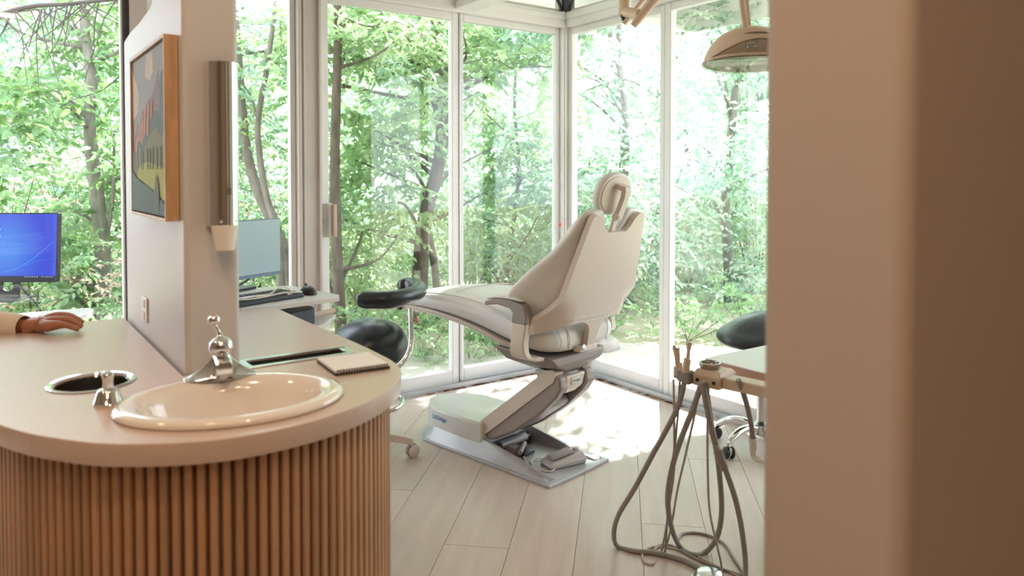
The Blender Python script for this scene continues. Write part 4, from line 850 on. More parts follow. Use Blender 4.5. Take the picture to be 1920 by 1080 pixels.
ph = mk('pivot_housing', G().loft(T=Matrix.Translation((.100, .025, 0)), secs=[[(-.055, .036, .372), (-.055, -.036, .372), (.05, -.036, .372), (.05, .036, .372)], [(-.085, .060, .405), (-.085, -.060, .405), (.08, -.060, .405), (.08, .060, .405)],
                                   [(-.092, .070, .462), (-.092, -.070, .462), (.10, -.070, .462), (.10, .070, .462)]]), 'shell', CH_, bevel=.008, seg=3)
mk('badge', G().box((-.0935, -.032, .418), (-.082, .032, .450), Matrix.Translation((.100, .025, 0))), 'shell_light', ph, bevel=.002)
text_mesh('DCIedge', .014, frameT((.0063, .025, .434), (0, -1, 0), (-1, 0, 0)), 'dark_ink', 'lettering', ph)
mk('turntable', G().lathe([(.085, .462), (.085, .475), (.10, .478)], 28, Matrix.Translation((.11, .02, 0))), 'base_grey', CH_)
mk('seat_pan', G().loft([[(.02, .08, .478), (.02, -.06, .478), (.20, -.10, .478), (.20, .12, .478)], [(-.012, .18, .520), (-.012, -.15, .520), (.28, -.20, .520), (.28, .20, .520)],
                         [(-.012, .22, .560), (-.012, -.17, .560), (.33, -.235, .575), (.33, .235, .575)]]), 'shell_dark', CH_, bevel=.010, seg=3)
def sup(a, b, n=28, e=2.8):
    return [(math.copysign(abs(math.cos(t)) ** (2 / e), math.cos(t)) * a, math.copysign(abs(math.sin(t)) ** (2 / e), math.sin(t)) * b) for t in np.linspace(0, 2 * PI, n, endpoint=False)]
SE = [(-.030, .662, .606, .13), (-.022, .688, .588, .205), (.010, .706, .573, .250), (.07, .720, .566, .268), (.12, .735, .572, .270), (.28, .772, .592, .256), (.42, .792, .622, .242), (.60, .796, .648, .228),
      (.80, .782, .662, .212), (.98, .752, .662, .196), (1.12, .715, .645, .178), (1.20, .690, .640, .150), (1.225, .672, .650, .09)]
secs = []
for u, zt, zb, hw_ in SE: secs.append([(u, x, (zt + zb) / 2 + y) for x, y in sup(hw_, (zt - zb) / 2)])
sc2 = mk('seat_cushion', G().loft(secs), 'vinyl_grey', CH_, sub=1)
for s in (1, -1):
    mk('piping', G().tube(sm([(u, s * (hw_ * .93), zt - (zt - zb) * .17) for u, zt, zb, hw_ in SE[2:-1]], 4), .0028, 6), 'shell', sc2)
for uu in (-.02, .05):   # stitched seat-back seams
    i = uu
mk('cross_seam', G().tube(sm([(.62, y * .19, .797 - .012 * abs(y) ** 3) for y in np.linspace(-1, 1, 9)], 3), .0028, 6), 'shell', sc2)
for y in (.20, .135, -.17): mk('vertical_seam', G().tube(sm([(.10, y, .728), (.0, y * 1.0, .702), (-.034, y * .92, .650), (-.024, y * .9, .596)], 4), .0022, 6), 'shell', sc2)
secs = []
for u, zt, zb, hw_ in [(.20, 0, .575, .225)] + [s for s in SE if .27 < u or True][5:-1]:
    secs.append([(u, hw_ * .93, zb + .014), (u, -hw_ * .93, zb + .014), (u, -hw_ * .86, zb - .014), (u, hw_ * .86, zb - .014)])
mk('leg_rest_frame', G().loft(secs), 'shell', CH_, bevel=.005)
mk('foot_clip', G().box((1.06, .172, .640), (1.09, .188, .662)), 'black', CH_, bevel=.004)
# backrest
def bu(z): return -.075 - .280 * (z - .72)      # plane of the shell
bn = Vector((1, 0, .280)).normalized()
half = [(.028, .590), (.031, .640), (.045, .690), (.08, .714), (.14, .722), (.20, .708), (.25, .680), (.285, .652), (.305, .650), (.308, .690), (.286, .75), (.264, .84), (.240, .95), (.215, 1.07), (.196, 1.155), (.182, 1.183), (.150, 1.186), (.118, 1.168),
        (.088, 1.128), (.062, 1.112)]
hs_ = [(p.x, p.y) for p in sm([(a, b, 0) for a, b in half], 3)]
ol = hs_ + [(-a, b) for a, b in hs_[::-1]]
def bpnt(v, z, n_): return Vector((bu(z), v, z)) + bn * n_
def wingn(v, z): return .012 * (abs(v) / .3) ** 2 + .10 * min(1, max(0, (abs(v) - .17) / .12)) ** 1.5 * min(1, max(0, (.84 - z) / .14))
bmx = bmesh.new(); vs0 = [bmx.verts.new((v, z, 0)) for v, z in ol]; fc0 = bmx.faces.new(vs0)
ex_ = bmesh.ops.extrude_face_region(bmx, geom=[fc0]); bmesh.ops.translate(bmx, vec=(0, 0, 1), verts=[q for q in ex_['geom'] if isinstance(q, bmesh.types.BMVert)])
for ax, lv in ((0, np.arange(-.30, .301, .02)), (1, np.arange(.60, 1.18, .03))):
    for c_ in lv: bmesh.ops.bisect_plane(bmx, geom=bmx.verts[:] + bmx.edges[:] + bmx.faces[:], plane_co=(c_ + .003 if ax == 0 else 0, c_ if ax else 0, 0), plane_no=(1 - ax, ax, 0), dist=1e-5)
for q in bmx.verts: v, z, k = q.co; q.co = bpnt(v, z, (-.012 if k < .5 else .014) + wingn(v, z))
mesh_ = bpy.data.meshes.new('backrest_shell'); bmesh.ops.recalc_face_normals(bmx, faces=bmx.faces); bmx.to_mesh(mesh_); bmx.free(); mesh_.materials.append(M['shell']); mesh_.shade_smooth(); mesh_.set_sharp_from_angle(angle=math.radians(40))
bsh = place(bpy.data.objects.new('backrest_shell', mesh_), CH_); bv_ = bsh.modifiers.new('bevel', 'BEVEL'); bv_.width = .004; bv_.segments = 2; bv_.limit_method = 'ANGLE'; bv_.angle_limit = math.radians(50)
def line3(pts): return [tuple(bpnt(v, z, -.0125 + .012 * (abs(v) / .3) ** 2 + .10 * min(1, max(0, (abs(v) - .17) / .12)) ** 1.5 * min(1, max(0, (.84 - z) / .14)))) for v, z in pts]
mk('shell_crease', G().tube(sm(line3([(.285, .70), (.20, .735), (.12, .745), (.0, .742), (-.10, .746), (-.19, .775), (-.262, .80)]), 5), .0022, 6), 'shell_light', bsh)
mk('shell_crease', G().tube(sm(line3([(.27, .67), (.20, .715), (.12, .725), (0, .722), (-.12, .724), (-.21, .712)]), 5), .0018, 6), 'shell_light', bsh)
mk('pivot_bolt', G().lathe([(.013, 0), (.013, .006), (.008, .008)], 16, frameT(bpnt(.055, .600, -.012), (0, 1, 0), (-1, 0, 0))), 'chrome_soft', bsh)
mk('pivot_bracket', G().box((-.055, -.05, .575), (-.015, .075, .600)).box((-.052, -.022, .598), (-.030, .022, .625)), 'shell', bsh, bevel=.004)
# cushion as a grid wrapped around the shell
na, nt_ = 26, 22; front = []; back = []
for j in range(nt_ + 1):
    t = j / nt_; fr_, bk_ = [], []
    for i in range(na + 1):
        a = -1 + 2 * i / na; aa = abs(a)
        zt = 1.205 - .095 * math.exp(-(a / .36) ** 4) - .02 * aa ** 8; zb = .69 + .02 * (1 - aa ** 2)
        z = zb + (zt - zb) * t
        hw_ = np.interp(z, [.68, .72, .78, .86, .93, 1.0, 1.08, 1.16, 1.21], [.295, .325, .350, .345, .312, .275, .245, .215, .190])
        bf = np.interp(z, [.68, .74, .82, .90, 1.0, 1.1, 1.21], [.10, .17, .185, .14, .07, .03, .01])
        ed = (1 - aa ** 10) * min(1, 4 * t + .25) * min(1, 4 * (1 - t) + .25)
        wg = wingn(min(1, aa) * min(hw_, .30), z); fr_.append(tuple(bpnt(a * hw_, z, .030 + .060 * ed + bf * aa ** 3 + wg * .5))); bk_.append(tuple(bpnt(a * hw_ * .985, z, .018 + wg + bf * .80 * max(0, aa - .72) / .28 - .006 * (1 - ed))))
    front.append(fr_); back.append(bk_)
vs_ = [p for r in front for p in r] + [p for r in back for p in r]; w1_ = na + 1; off_ = (nt_ + 1) * w1_; fs = []
for j in range(nt_):
    for i in range(na): a = j * w1_ + i; fs.append((a, a + 1, a + w1_ + 1, a + w1_)); fs.append((off_ + a, off_ + a + w1_, off_ + a + w1_ + 1, off_ + a + 1))
bd = [i for i in range(na)] + [j * w1_ + na for j in range(nt_)] + [nt_ * w1_ + i for i in range(na, 0, -1)] + [j * w1_ for j in range(nt_, 0, -1)]
for k in range(len(bd)): a, b = bd[k], bd[(k + 1) % len(bd)]; fs.append((b, a, off_ + a, off_ + b))
gg = G(); gg.add(vs_, fs); mk('backrest_cushion', gg, 'vinyl_grey', CH_, sub=1)
# headrest
hc = bpnt(0.015, 1.262, .045); hx_ = Vector((0, 1, 0)); hn = (bn * -1).normalized(); HT = frameT(hc, (0, -1, 0), hn)
def hsec(k, z): return [(x * k, y * k, z) for x, y in sup(.122, .096, 32, 2.2)]
hr = mk('headrest', G().loft([hsec(.55, -.040), hsec(.85, -.033), hsec(.98, -.018), hsec(1.0, 0), hsec(.96, .012), hsec(.88, .016)], T=HT), 'vinyl_grey', CH_, sub=1)
mk('headrest_back_plate', G().loft([hsec(.86, .012), hsec(.84, .019), hsec(.70, .022)], T=HT), 'shell', hr)
g = G().loft([[(-.030, .030, .015), (.030, .030, .015), (.030, .052, .015), (-.030, .052, .015)], [(-.024, .026, .060), (.024, .026, .060), (.026, .050, .060), (-.026, .050, .060)]], T=HT)
mk('hinge_block', g, 'shell', hr, bevel=.006, seg=3)
mk('yoke_arm', G().loft([[(x - w__, y, z - .010) for x, y, z, w__ in [q]] + [(x + w__, y, z - .010) for x, y, z, w__ in [q]] + [(x + w__, y, z + .012) for x, y, z, w__ in [q]] + [(x - w__, y, z + .012) for x, y, z, w__ in [q]]
                         for q in [(0, .050, .055, .026), (0, .030, .062, .024), (0, -.005, .060, .019), (0, -.045, .055, .020), (0, -.085, .050, .024), (0, -.105, .048, .022)]], T=HT), 'shell', hr, bevel=.005, seg=3)
mk('yoke_bolt', G().lathe([(.015, 0), (.015, .010), (.006, .011), (.004, .008)], 20, HT @ frameT((-.026, -.085, .054), (0, 1, 0), (-.5, 0, .8))), 'shell', hr)
mk('slide_bar', G().box((-.016, -.175, .030), (.016, -.098, .044), HT), 'shell', CH_, bevel=.004)
# armrests
for s, nm in ((1, 'armrest'), (-1, 'armrest')):
    Y_ = .315 * s
    zq = (lambda z: z) if s > 0 else (lambda z: .725 - (.725 - z) * .70 if z < .725 else z)
    def rs(u0, u1, z, y, t=.020): z = zq(z); return [(u0, y + t * s, z), (u1, y + t * s, z), (u1, y - t * s, z), (u0, y - t * s, z)]
    a_ = mk(nm, G().loft([rs(.035, .115, .725, Y_), rs(.040, .118, .690, Y_), rs(.050, .125, .640, Y_), rs(.045, .130, .600, Y_, .019), rs(.035, .130, .575, Y_ - .010 * s, .018),
                          [(.02, Y_ - .03 * s, zq(.560)), (.12, Y_ - .03 * s, zq(.560)), (.12, Y_ - .055 * s, zq(.578)), (.02, Y_ - .055 * s, zq(.578))],
                          [(.03, Y_ - .10 * s, zq(.548)), (.10, Y_ - .10 * s, zq(.548)), (.10, Y_ - .10 * s, zq(.566)), (.03, Y_ - .10 * s, zq(.566))]]), 'shell', CH_, bevel=.007, seg=3)
    pth = [(.075, .722, .040), (.072, .755, .040), (.085, .785, .036), (.125, .803, .020), (.20, .806, .014), (.275, .790, .010)]
    secs = []
    for i, (u, z, hh_) in enumerate(pth):
        if i < 2: secs.append([(u - hh_, Y_ - .021, z), (u + hh_, Y_ - .021, z), (u + hh_, Y_ + .021, z), (u - hh_, Y_ + .021, z)])
        elif i == 2: secs.append([(u - hh_, Y_ - .022, z + .02), (u + hh_ * .6, Y_ - .022, z - .02), (u + hh_ * .6, Y_ + .022, z - .02), (u - hh_, Y_ + .022, z + .02)])
        else: secs.append([(u, Y_ - .024, z + hh_), (u, Y_ - .024, z - hh_), (u, Y_ + .024, z - hh_), (u, Y_ + .024, z + hh_)])
    mk('arm_bracket', G().loft(secs), 'shell_dark', a_, bevel=.005)
    mk('arm_pad', G().loft([[(u, Y_ + y, z + z2) for y, z2 in [(-.030, 0), (.030, 0), (.031, .010), (.020, .020 * k), (-.020, .020 * k), (-.031, .010)]] for u, z, k in [(.055, .812, .6), (.075, .818, 1), (.15, .822, 1.1), (.22, .815, 1), (.275, .802, .7)]]), 'vinyl_grey', a_, sub=1)
# foot pedal lying on the base plate
fp0 = Zp(1056, 868, .016)
fpz = CH_.rotation_euler.z + math.radians(72)
fp = thing('foot_pedal', 'grey foot control resting on the rear of the dental chair base', 'pedal', (fp0.x, fp0.y, .0145), fpz)
mk('housing', G().loft([[(-.085, -.045, 0), (.085, -.045, 0), (.085, .045, 0), (-.085, .045, 0)], [(-.088, -.048, .022), (.088, -.048, .014), (.088, .048, .014), (-.088, .048, .022)],
                        [(-.075, -.036, .050), (.070, -.036, .026), (.070, .036, .026), (-.075, .036, .050)]]), 'pedal_grey', fp, bevel=.006, seg=3)
mk('tread', G().loft([[(-.04, -.030, .048), (.068, -.030, .031), (.068, .030, .031), (-.04, .030, .048)], [(-.035, -.026, .056), (.064, -.026, .038), (.064, .026, .038), (-.035, .026, .056)]]), 'shell_dark', fp, bevel=.003)
mk('button', G().lathe([(.014, .046), (.012, .056), (.004, .057)], 16, Matrix.Translation((-.062, 0, 0))), 'pedal_grey', fp)
fp.scale = (1.12, 1.12, 1.12)
cc = mk('cord', G().tube(sm([Zp(960, 838, .018), Zp(980, 848, .018), Zp(984, 862, .018), Zp(1000, 878, .018), Zp(1030, 884, .018), Zp(1040, 880, .018)], 6), .0035, 8)
        .tube(sm([Zp(1023, 862, .022), Zp(1005, 860, .02), Zp(996, 866, .019), Zp(1003, 877, .019), Zp(1022, 880, .02)], 6), .003, 8), 'shell'); tag(cc, 'thin grey cord looping from the foot pedal across the chair base', 'cord')

# ================================================================== STOOLS
def caster(parent, x, y, m_w, m_h, rr=.028, a=0):
    T_ = Matrix.Translation((x, y, rr)) @ Matrix.Rotation(a, 4, 'Z')
    c = mk('caster', G().tube([(0, 0, rr * .2), (0, 0, rr * 1.7)], .007, 8, T_).lathe([(rr * .3, -.006), (rr * .9, -.006), (rr * .9, .006), (rr * .3, .006)], 16, T_ @ frameT((rr * .35, 0, rr * .25), (1, 0, 0), (0, 1, 0))), m_h, parent)
    for s in (-1, 1): mk('wheel', G().lathe([(rr * .3, .0), (rr * .93, .001), (rr, .004), (rr, .011), (rr * .85, .014), (rr * .3, .015)], 18, T_ @ frameT((rr * .35, s * .008, 0), (1, 0, 0), (0, s, 0))), m_w, c)
# left assistant stool
sc0 = Dp(676, 700, 3.57); sx, sy_ = sc0.x, sc0.y
LS = thing('assistant_stool', 'black stool with curved armrest bolster behind the counter edge', 'stool', (sx, sy_, 0))
L0 = Vector((sx, sy_, 0))
g = G(); secs = []
for z, k in ((.475, .35), (.482, .75), (.505, .93), (.54, 1.0), (.585, 1.0), (.625, .94), (.660, .78), (.685, .52), (.697, .22), (.699, .03)):
    secs.append([(x * k + .030, y * k - .02, z - .030) for x, y in sup(.190, .180, 32, 2.2)])
mk('seat', g.loft([[(x, y, z - .045 * max(0, -x / .19) * ((z - .47) / .22)) for x, y, z in s_] for s_ in secs]), 'black_vinyl', LS, sub=1)
mk('seat_plate', G().lathe([(.10, .432), (.12, .446)], 24), 'black', LS)
mk('gas_column', G().lathe([(.028, .10), (.028, .28), (.017, .28), (.017, .432)], 20), 'chrome', LS)
mk('foot_ring', G().tube([(.20 * math.cos(a), .20 * math.sin(a), .262) for a in np.linspace(0, 2 * PI, 40, endpoint=False)], .0095, 10, closed=True), 'chrome', LS)
for a in (.3, .3 + 2.09, .3 + 4.19): mk('ring_spoke', G().tube([(.03 * math.cos(a), .03 * math.sin(a), .262), (.2 * math.cos(a), .2 * math.sin(a), .262)], .008, 8), 'shell', LS)
cst = Zp(770, 857, 0) - L0; ca = math.atan2(cst.y, cst.x); cr = cst.length
for i in range(5):
    a = ca + i * 2 * PI / 5; R2 = Matrix.Rotation(a, 4, 'Z')
    mk('base_leg', G().loft([[(.02, -.022, .10), (.02, .022, .10), (.02, .018, .145), (.02, -.018, .145)], [(cr * .6, -.017, .082), (cr * .6, .017, .082), (cr * .6, .013, .115), (cr * .6, -.013, .115)],
                             [(cr - .01, -.014, .066), (cr - .01, .014, .066), (cr - .01, .011, .098), (cr - .01, -.011, .098)], [(cr + .012, -.013, .052), (cr + .012, .013, .052), (cr + .012, .010, .088), (cr + .012, -.010, .088)]], T=R2), 'shell', LS, bevel=.003)
    caster(LS, cr * math.cos(a), cr * math.sin(a), 'shell', 'shell_dark', .030, a + .8)
zb_ = .80
bl_ = [Zp(x, y, zb_) for x, y in ((668, 563), (690, 562), (722, 562), (752, 558), (776, 551), (786, 544), (780, 538), (764, 535), (748, 536))]
P_ = [p - L0 for p in sm(bl_, 5)]
nP = len(P_)
mk('armrest_bolster', G().tube(P_, [.012 + .026 * min(1, math.sin(PI * (i + .6) / (nP + .4)) * 3.2) ** .6 for i in range(nP)], 16), 'black_vinyl', LS, angle=80)
mk('bolster_plate', G().tube([p - Vector((0, 0, .034)) for p in P_[4:-4]], .008, 8), 'shell', LS)
pt = Zp(770, 560, zb_)
dpt = (pt - EYE).dot(FWD)
up_ = [Dp(x, y, dpt - .02 * i) - L0 for i, (x, y) in enumerate([(770, 578), (771, 610), (771, 640), (766, 662), (754, 680), (738, 692), (718, 700)])] + [Vector((.05, 0, .430))]
mk('armrest_post', G().tube(sm(up_, 5), .012, 14), 'chrome', LS)
kn = Dp(782, 600, dpt) - L0
mk('adjuster_knob', G().tube([Dp(771, 600, dpt) - L0, kn], .005, 8).lathe([(.008, -.006), (.017, -.004), (.019, .004), (.012, .010)], 16, frameT(kn, (0, 0, 1), RT)), 'beige', LS)
# right stool
rc = Dp(1428, 800, 3.70); R0 = Vector((rc.x, rc.y, 0))
RS = thing('operator_stool', 'black saddle stool on a polished five-star base beyond the pink-edged table', 'stool', tuple(R0))
secs = []
for z, k, sh in ((.530, .55, 0), (.538, .85, 0), (.552, .97, 0), (.570, 1.0, 0), (.590, .97, 0), (.604, .88, .01), (.612, .80, .015), (.635, .66, .02), (.655, .48, .02), (.668, .28, .02), (.672, .05, .02)):
    secs.append([(x * k + sh, y * k, z) for x, y in sup(.23, .215, 32, 2.1)])
mk('seat', G().loft([[(x, y, z + .02 * x / .2) for x, y, z in s_] for s_ in secs]), 'black_vinyl', RS, sub=1)
mk('seat_plate', G().lathe([(.09, .512), (.11, .532)], 24), 'black', RS)
mk('gas_column', G().lathe([(.045, .075), (.045, .125), (.026, .14), (.024, .34), (.015, .34), (.015, .512)], 20), 'chrome_soft', RS)
c1, c2 = Zp(1352, 826, 0) - R0, Zp(1368, 857, 0) - R0
a1 = math.atan2(c2.y, c2.x); cr = .235
for i in range(5):
    a = a1 + i * 2 * PI / 5; R2 = Matrix.Rotation(a, 4, 'Z')
    P_ = sm([(.03, 0, .105), (.09, 0, .118), (.15, 0, .112), (.20, 0, .092), (cr, 0, .068)], 4); m_ = len(P_)
    mk('base_leg', G().loft([[(p.x, p.y + math.cos(t) * (.024 - .006 * i2 / m_), p.z + math.sin(t) * (.017 + .006 * i2 / m_)) for t in np.linspace(0, 2 * PI, 12, endpoint=False)] for i2, p in enumerate(P_)], T=R2), 'chrome', RS)
    caster(RS, cr * math.cos(a), cr * math.sin(a), 'black', 'chrome_soft', .028, a + 1.2)

# ================================================================== DELIVERY UNIT AND TABLE
tb_ = thing('work_table', 'white-topped table with rose-coloured edge jutting from behind the right wall', 'table', (0, 0, 0))
tx, ty = 1.93, 1.62
mk('table_top', G().box((tx, .98, .749), (2.55, ty, .752)), 'white_lam', tb_, smooth=False)
mk('table_edge_band', G().box((tx, .98, .712), (2.55, ty, .749)), 'pinkedge', tb_, bevel=.0015)
mk('support_post', G().box((2.40, 1.02, 0), (2.46, 1.08, .712)).box((2.40, 1.52, 0), (2.46, 1.58, .712)), 'beige', tb_, bevel=.004)
du = thing('delivery_unit', 'beige instrument holder with handpieces and looping grey hoses beside the table', 'dental unit', (0, 0, 0))
q0 = Dp(1300, 706, 2.30); q1 = Dp(1346, 706, 2.24); ex = (q1 - q0); ex.z = 0; exl = ex.length; ex.normalize(); UT = frameT((q0.x, q0.y, q0.z), ex, (0, 0, 1))
mk('holder_block', G().loft([[(-.002, 0, -.026), (exl + .004, 0, -.026), (exl + .004, .09, -.026), (-.002, .09, -.026)], [(-.002, -.002, .010), (exl + .008, -.002, .010), (exl + .008, .10, .010), (-.002, .10, .010)],
                             [(.004, .012, .024), (exl - .002, .012, .024), (exl - .002, .09, .024), (.004, .09, .024)]], T=UT), 'beige', du, bevel=.003)
for x in (.016, exl - .012): mk('screw', G().lathe([(.0055, 0), (.0055, .003)], 12, UT @ frameT((x, -.0025, -.006), (1, 0, 0), (0, -1, 0))), 'black', du, smooth=False)
mk('support_bar', G().box((exl + .006, .012, -.022), (.62, .07, .012), UT), 'beige', du, bevel=.004)
mk('round_cup_holder', G().lathe([(.030, .0245), (.033, .034), (.033, .040), (.028, .041), (.026, .032)], 28, UT @ Matrix.Translation((.028, .05, 0))), 'steel', du)
for i, (x, y) in enumerate(((-.075, .035), (-.050, .015), (-.024, .0))):
    mk('clip', G().loft([[(x - .013, y - .012, -.026), (x + .017, y - .016, -.026), (x + .020, y + .022, -.026), (x - .010, y + .026, -.026)], [(x - .013, y - .012, .012), (x + .017, y - .016, .012), (x + .020, y + .022, .012), (x - .010, y + .026, .012)]], T=UT), 'shell_dark', du, bevel=.005, seg=3)
    mk('clip_lining', G().box((x - .006, y - .004, .0125), (x + .012, y + .014, .016), UT), 'chrome_soft', du, smooth=False)
mk('clip_rail', G().box((-.085, .02, -.018), (.0, .04, .006), UT), 'beige', du, bevel=.003)
def hp(pts, rs_, m_='beige'):
    return mk('handpiece', G().tube([Dp(x, y, d) for x, y, d in pts], rs_, 14), m_, du)
hp([(1271, 690, 2.32), (1270, 672, 2.32), (1269, 662, 2.32), (1268, 654, 2.32), (1267, 649, 2.32)], [.0075, .0085, .0095, .0115, .009])
mk('handpiece_tip', G().tube([Dp(1268, 652, 2.315), Dp(1264, 650, 2.30)], [.007, .005], 12), 'chrome_soft', du)
hp([(1286, 698, 2.29), (1287, 684, 2.29), (1289, 673, 2.29), (1290, 671, 2.29), (1291, 658, 2.29), (1292, 644, 2.29), (1292, 641, 2.29)], [.011, .011, .0105, .006, .005, .0095, .008])
hp([(1277, 694, 2.31), (1276, 686, 2.31), (1276, 680, 2.31)], [.006, .005, .0045])
def hose(pts, r, m_='hose', nm='hose'):
    P = []
    for x, y, d in pts:
        if d is None: P.append(Zp(x, y, r))
        else:
            p = Dp(x, y, d)
            if p.z < r: p = Zp(x, y, r)
            P.append(p)
    return mk(nm, G().tube(sm(P, 7), r, 10), m_, du, angle=80)
hose([(1283, 718, 2.31), (1272, 760, 2.33), (1250, 805, 2.38), (1225, 850, 2.44), (1190, 915, 2.52), (1160, 965, 2.58), (1151, 1000, 2.62), (1158, 1024, None), (1190, 1033, None), (1230, 1037, None), (1285, 1052, None), (1330, 1078, None), (1350, 1100, None)], .0088)
hose([(1316, 716, 2.27), (1300, 765, 2.30), (1280, 815, 2.35), (1262, 870, 2.42), (1252, 930, 2.50), (1258, 985, 2.56), (1275, 1025, None), (1300, 1040, None), (1325, 1034, None), (1345, 1005, 2.55), (1353, 960, 2.5), (1350, 900, 2.45), (1343, 840, 2.38), (1333, 790, 2.32), (1322, 716, 2.27)], .0092)
hose([(1317, 716, 2.25), (1322, 745, 2.26), (1332, 795, 2.28), (1344, 840, 2.30), (1362, 885, 2.33), (1380, 940, 2.37), (1392, 1000, 2.42), (1398, 1060, 2.46), (1396, 1110, 2.50)], .0092)
mk('hose_coupling', G().tube([Dp(1341, 835, 2.285), Dp(1344, 845, 2.287), Dp(1346, 847, 2.288), Dp(1358, 878, 2.31)], [.008, .009, .014, .0135], 14), 'hose', du)
hose([(1263, 712, 2.32), (1264, 800, 2.36), (1264, 880, 2.45), (1256, 940, 2.52), (1247, 1000, 2.60), (1240, 1034, None)], .0036, 'hose_light')
hose([(1275, 712, 2.31), (1270, 790, 2.35), (1262, 860, 2.42), (1254, 930, 2.5), (1250, 990, 2.58), (1247, 1038, None)], .0036)
hose([(1330, 712, 2.29), (1327, 760, 2.30), (1327, 880, 2.36), (1331, 960, 2.42), (1344, 1020, 2.5), (1354, 1070, None), (1350, 1100, None)], .0038, 'hose_light')
hose([(1312, 716, 2.30), (1304, 770, 2.33), (1286, 850, 2.40), (1270, 920, 2.48), (1258, 990, 2.58), (1243, 1040, None), (1222, 1058, None), (1206, 1050, None), (1207, 1034, None), (1228, 1025, None), (1260, 1028, None), (1300, 1040, None), (1350, 1064, None), (1400, 1088, None)], .0038, 'hose_light')
hose([(1270, 1012, None), (1280, 1001, None), (1305, 999, None), (1335, 1006, None), (1360, 1022, None), (1378, 1050, None), (1398, 1080, None)], .005, 'hose')
hose([(1225, 1032, None), (1238, 1023, None), (1262, 1024, None), (1300, 1045, None), (1340, 1062, None), (1400, 1082, None)], .005, 'hose')
hose([(1384, 712, 2.20), (1393, 735, 2.21), (1402, 765, 2.24), (1409, 800, 2.28), (1411, 822, 2.30)], .0082, 'hose')
mk('suction_tip', G().tube(sm([Dp(1411, 820, 2.30), Dp(1412, 836, 2.31), Dp(1412, 850, 2.32), Dp(1419, 860, 2.31), Dp(1436, 866, 2.28)], 4), [.0125] * 6 + [.010] * 7 + [.008] * 4, 12), 'white_plastic', du)
fc_ = thing('foot_control', 'chrome foot control half hidden behind the right wall edge on the floor', 'pedal', tuple(Zp(1330, 1092, 0)))
mk('dome', G().lathe([(.055, 0), (.055, .012), (.040, .034), (.022, .040)], 24), 'chrome_soft', fc_)
mk('rim', G().lathe([(.060, 0), (.060, .006), (.052, .008)], 24), 'chrome', fc_)

# ================================================================== DENTAL LAMP ON ITS ARM
lc_ = Dp(1408, 116, 2.4)
la = thing('dental_lamp', 'beige dental operating lamp on a jointed ceiling arm in front of the right panes', 'lamp', tuple(lc_), -YAW)
def dome(k, z): return [(x * k, y * k - .02 * (1 - k), z + .046 * max(0, -y / .105) * max(0, 1 - (x / .150) ** 2) * max(0, 1 - z / .11) ** 2) for x, y in sup(.150, .105, 36, 2.1)]
def flat(k, z): return [(x * k, y * k, z) for x, y in sup(.150, .105, 36, 2.1)]
hsh = G().loft([dome(1.0, 0.0), dome(.985, .016), dome(.93, .034), dome(.84, .056), dome(.70, .078), dome(.50, .096), dome(.26, .107), dome(.04, .110)], caps=False)
n0 = len(hsh.v)
hsh.loft([[(x * .97, y * .97, z - .004) for x, y, z in s_] for s_ in (dome(.98, 0.001), dome(.92, .030), dome(.83, .052), dome(.69, .073), dome(.49, .091), dome(.03, .104))][::1], caps=False)
TL = Matrix.Rotation(math.radians(-7), 4, 'X'); hsh.v = [tuple(TL @ Vector(p)) for p in hsh.v]
lh = mk('head_shell', hsh, 'lamp_beige', la, angle=80)
mk('vent_slot', G().loft([[(.105 * math.sin(t), -.092 * math.cos(t) * 1.0 - .000, .030 + .030 * math.cos(t) + dz) for dz, in ((0,),)] + [(.105 * math.sin(t), -.096 * math.cos(t), .030 + .030 * math.cos(t) + .010)] + [(.105 * math.sin(t), -.080 * math.cos(t), .034 + .030 * math.cos(t) + .010)] + [(.105 * math.sin(t), -.080 * math.cos(t), .030 + .030 * math.cos(t))] for t in np.linspace(-1.05, 1.05, 14)], T=TL), 'shell_dark', lh)
mk('shield', G().loft([flat(1.02, -.012), flat(1.02, -.003), flat(.98, .000)], T=TL), 'lampglass', la)
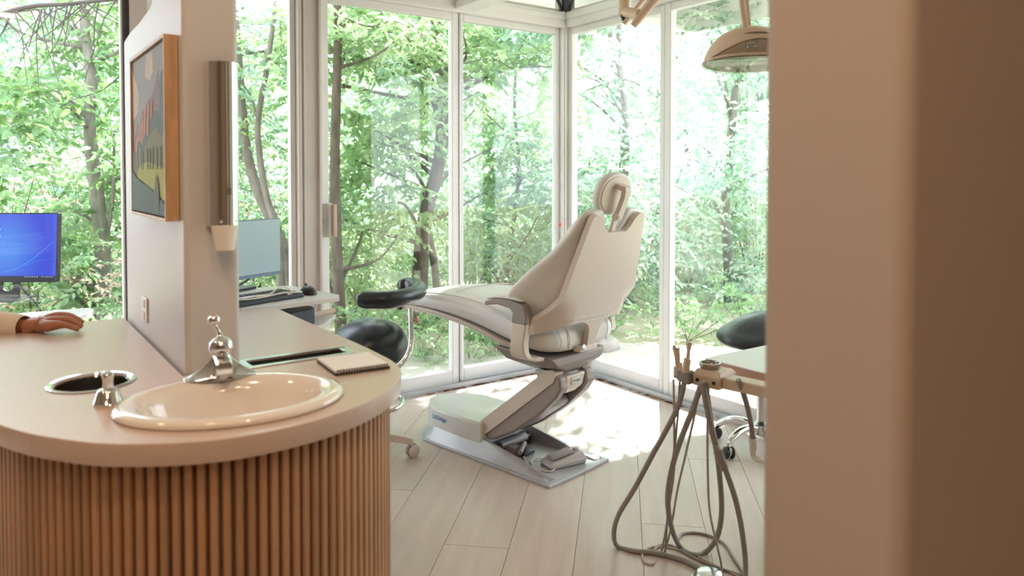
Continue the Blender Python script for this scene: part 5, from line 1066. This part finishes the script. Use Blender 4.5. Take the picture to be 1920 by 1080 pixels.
mk('bulb_socket', G().tube([(0, -.01, .085), (0, -.012, .050)], [.018, .022], 14, TL), 'chrome', la); mk('bulb', G().sphere((0, -.012, .036), .017, 14, TL), 'lampglass', la)
mk('trim_lip', G().tube([(x * 1.0, y * 1.0 - 0, -.003) for x, y in sup(.152, .107, 36, 2.1)], .004, 6, TL, closed=True), 'lamp_beige', la)
L1 = Vector(lc_)
Ri = Matrix.Rotation(YAW, 4, 'Z')
def ll(p): return Ri @ (Vector(p) - L1)
tA, tB = Dp(1398, 60, 2.36), Dp(1404, 50, 2.46); el_ = Vector((tA.x, tA.y, 2.42))
mk('yoke_rod', G().tube([ll(tA), ll(Dp(1391, 10, 2.36)), ll(Dp(1384, -70, 2.36))], .009, 10), 'lamp_beige', la); mk('yoke_rod', G().tube([ll(tB), ll(Dp(1400, 10, 2.46)), ll(Dp(1392, -70, 2.42))], .009, 10), 'lamp_beige', la)
k0, k1 = Dp(1172, 15, 3.0), Dp(1196, 25, 2.97)
elb = Dp(1388, -75, 2.38)
mk('elbow', G().sphere(tuple(ll(elb)), .035, 16), 'lamp_beige', la)
mk('post', G().tube([ll((k0.x, k0.y, CEIL - .001)), ll((k0.x, k0.y, k0.z + .06)), ll((k0.x, k0.y, k0.z + .055)), ll(Dp(1170, 29, 3.0))], [.022, .022, .026, .024], 18), 'lamp_beige', la)
mk('post_tip', G().tube([ll(Dp(1170, 29, 3.0)), ll(Dp(1169, 32, 3.0)), ll(Dp(1168, 39, 3.0))], [.014, .013, .003], 12), 'black', la)
mk('arm_bar', G().tube([ll(Dp(1170, 45, 2.98)), ll(Dp(1225, -25, 2.95)), ll(elb + Vector((0, 0, .02)))], [.0095, .0095, .0095], 10), 'lamp_beige', la)
mk('arm_bar', G().tube([ll(Dp(1187, 49, 2.92)), ll(Dp(1245, -25, 2.88)), ll(elb)], [.014, .026, .02], 12), 'lamp_beige', la)
mk('knuckle', G().tube([ll(Dp(1172, 22, 2.98)), ll(Dp(1200, 28, 2.92))], [.02, .022], 14).tube([ll(Dp(1186, 32, 2.96)), ll(Dp(1196, 24, 2.90))], .010, 10), 'lamp_beige', la)
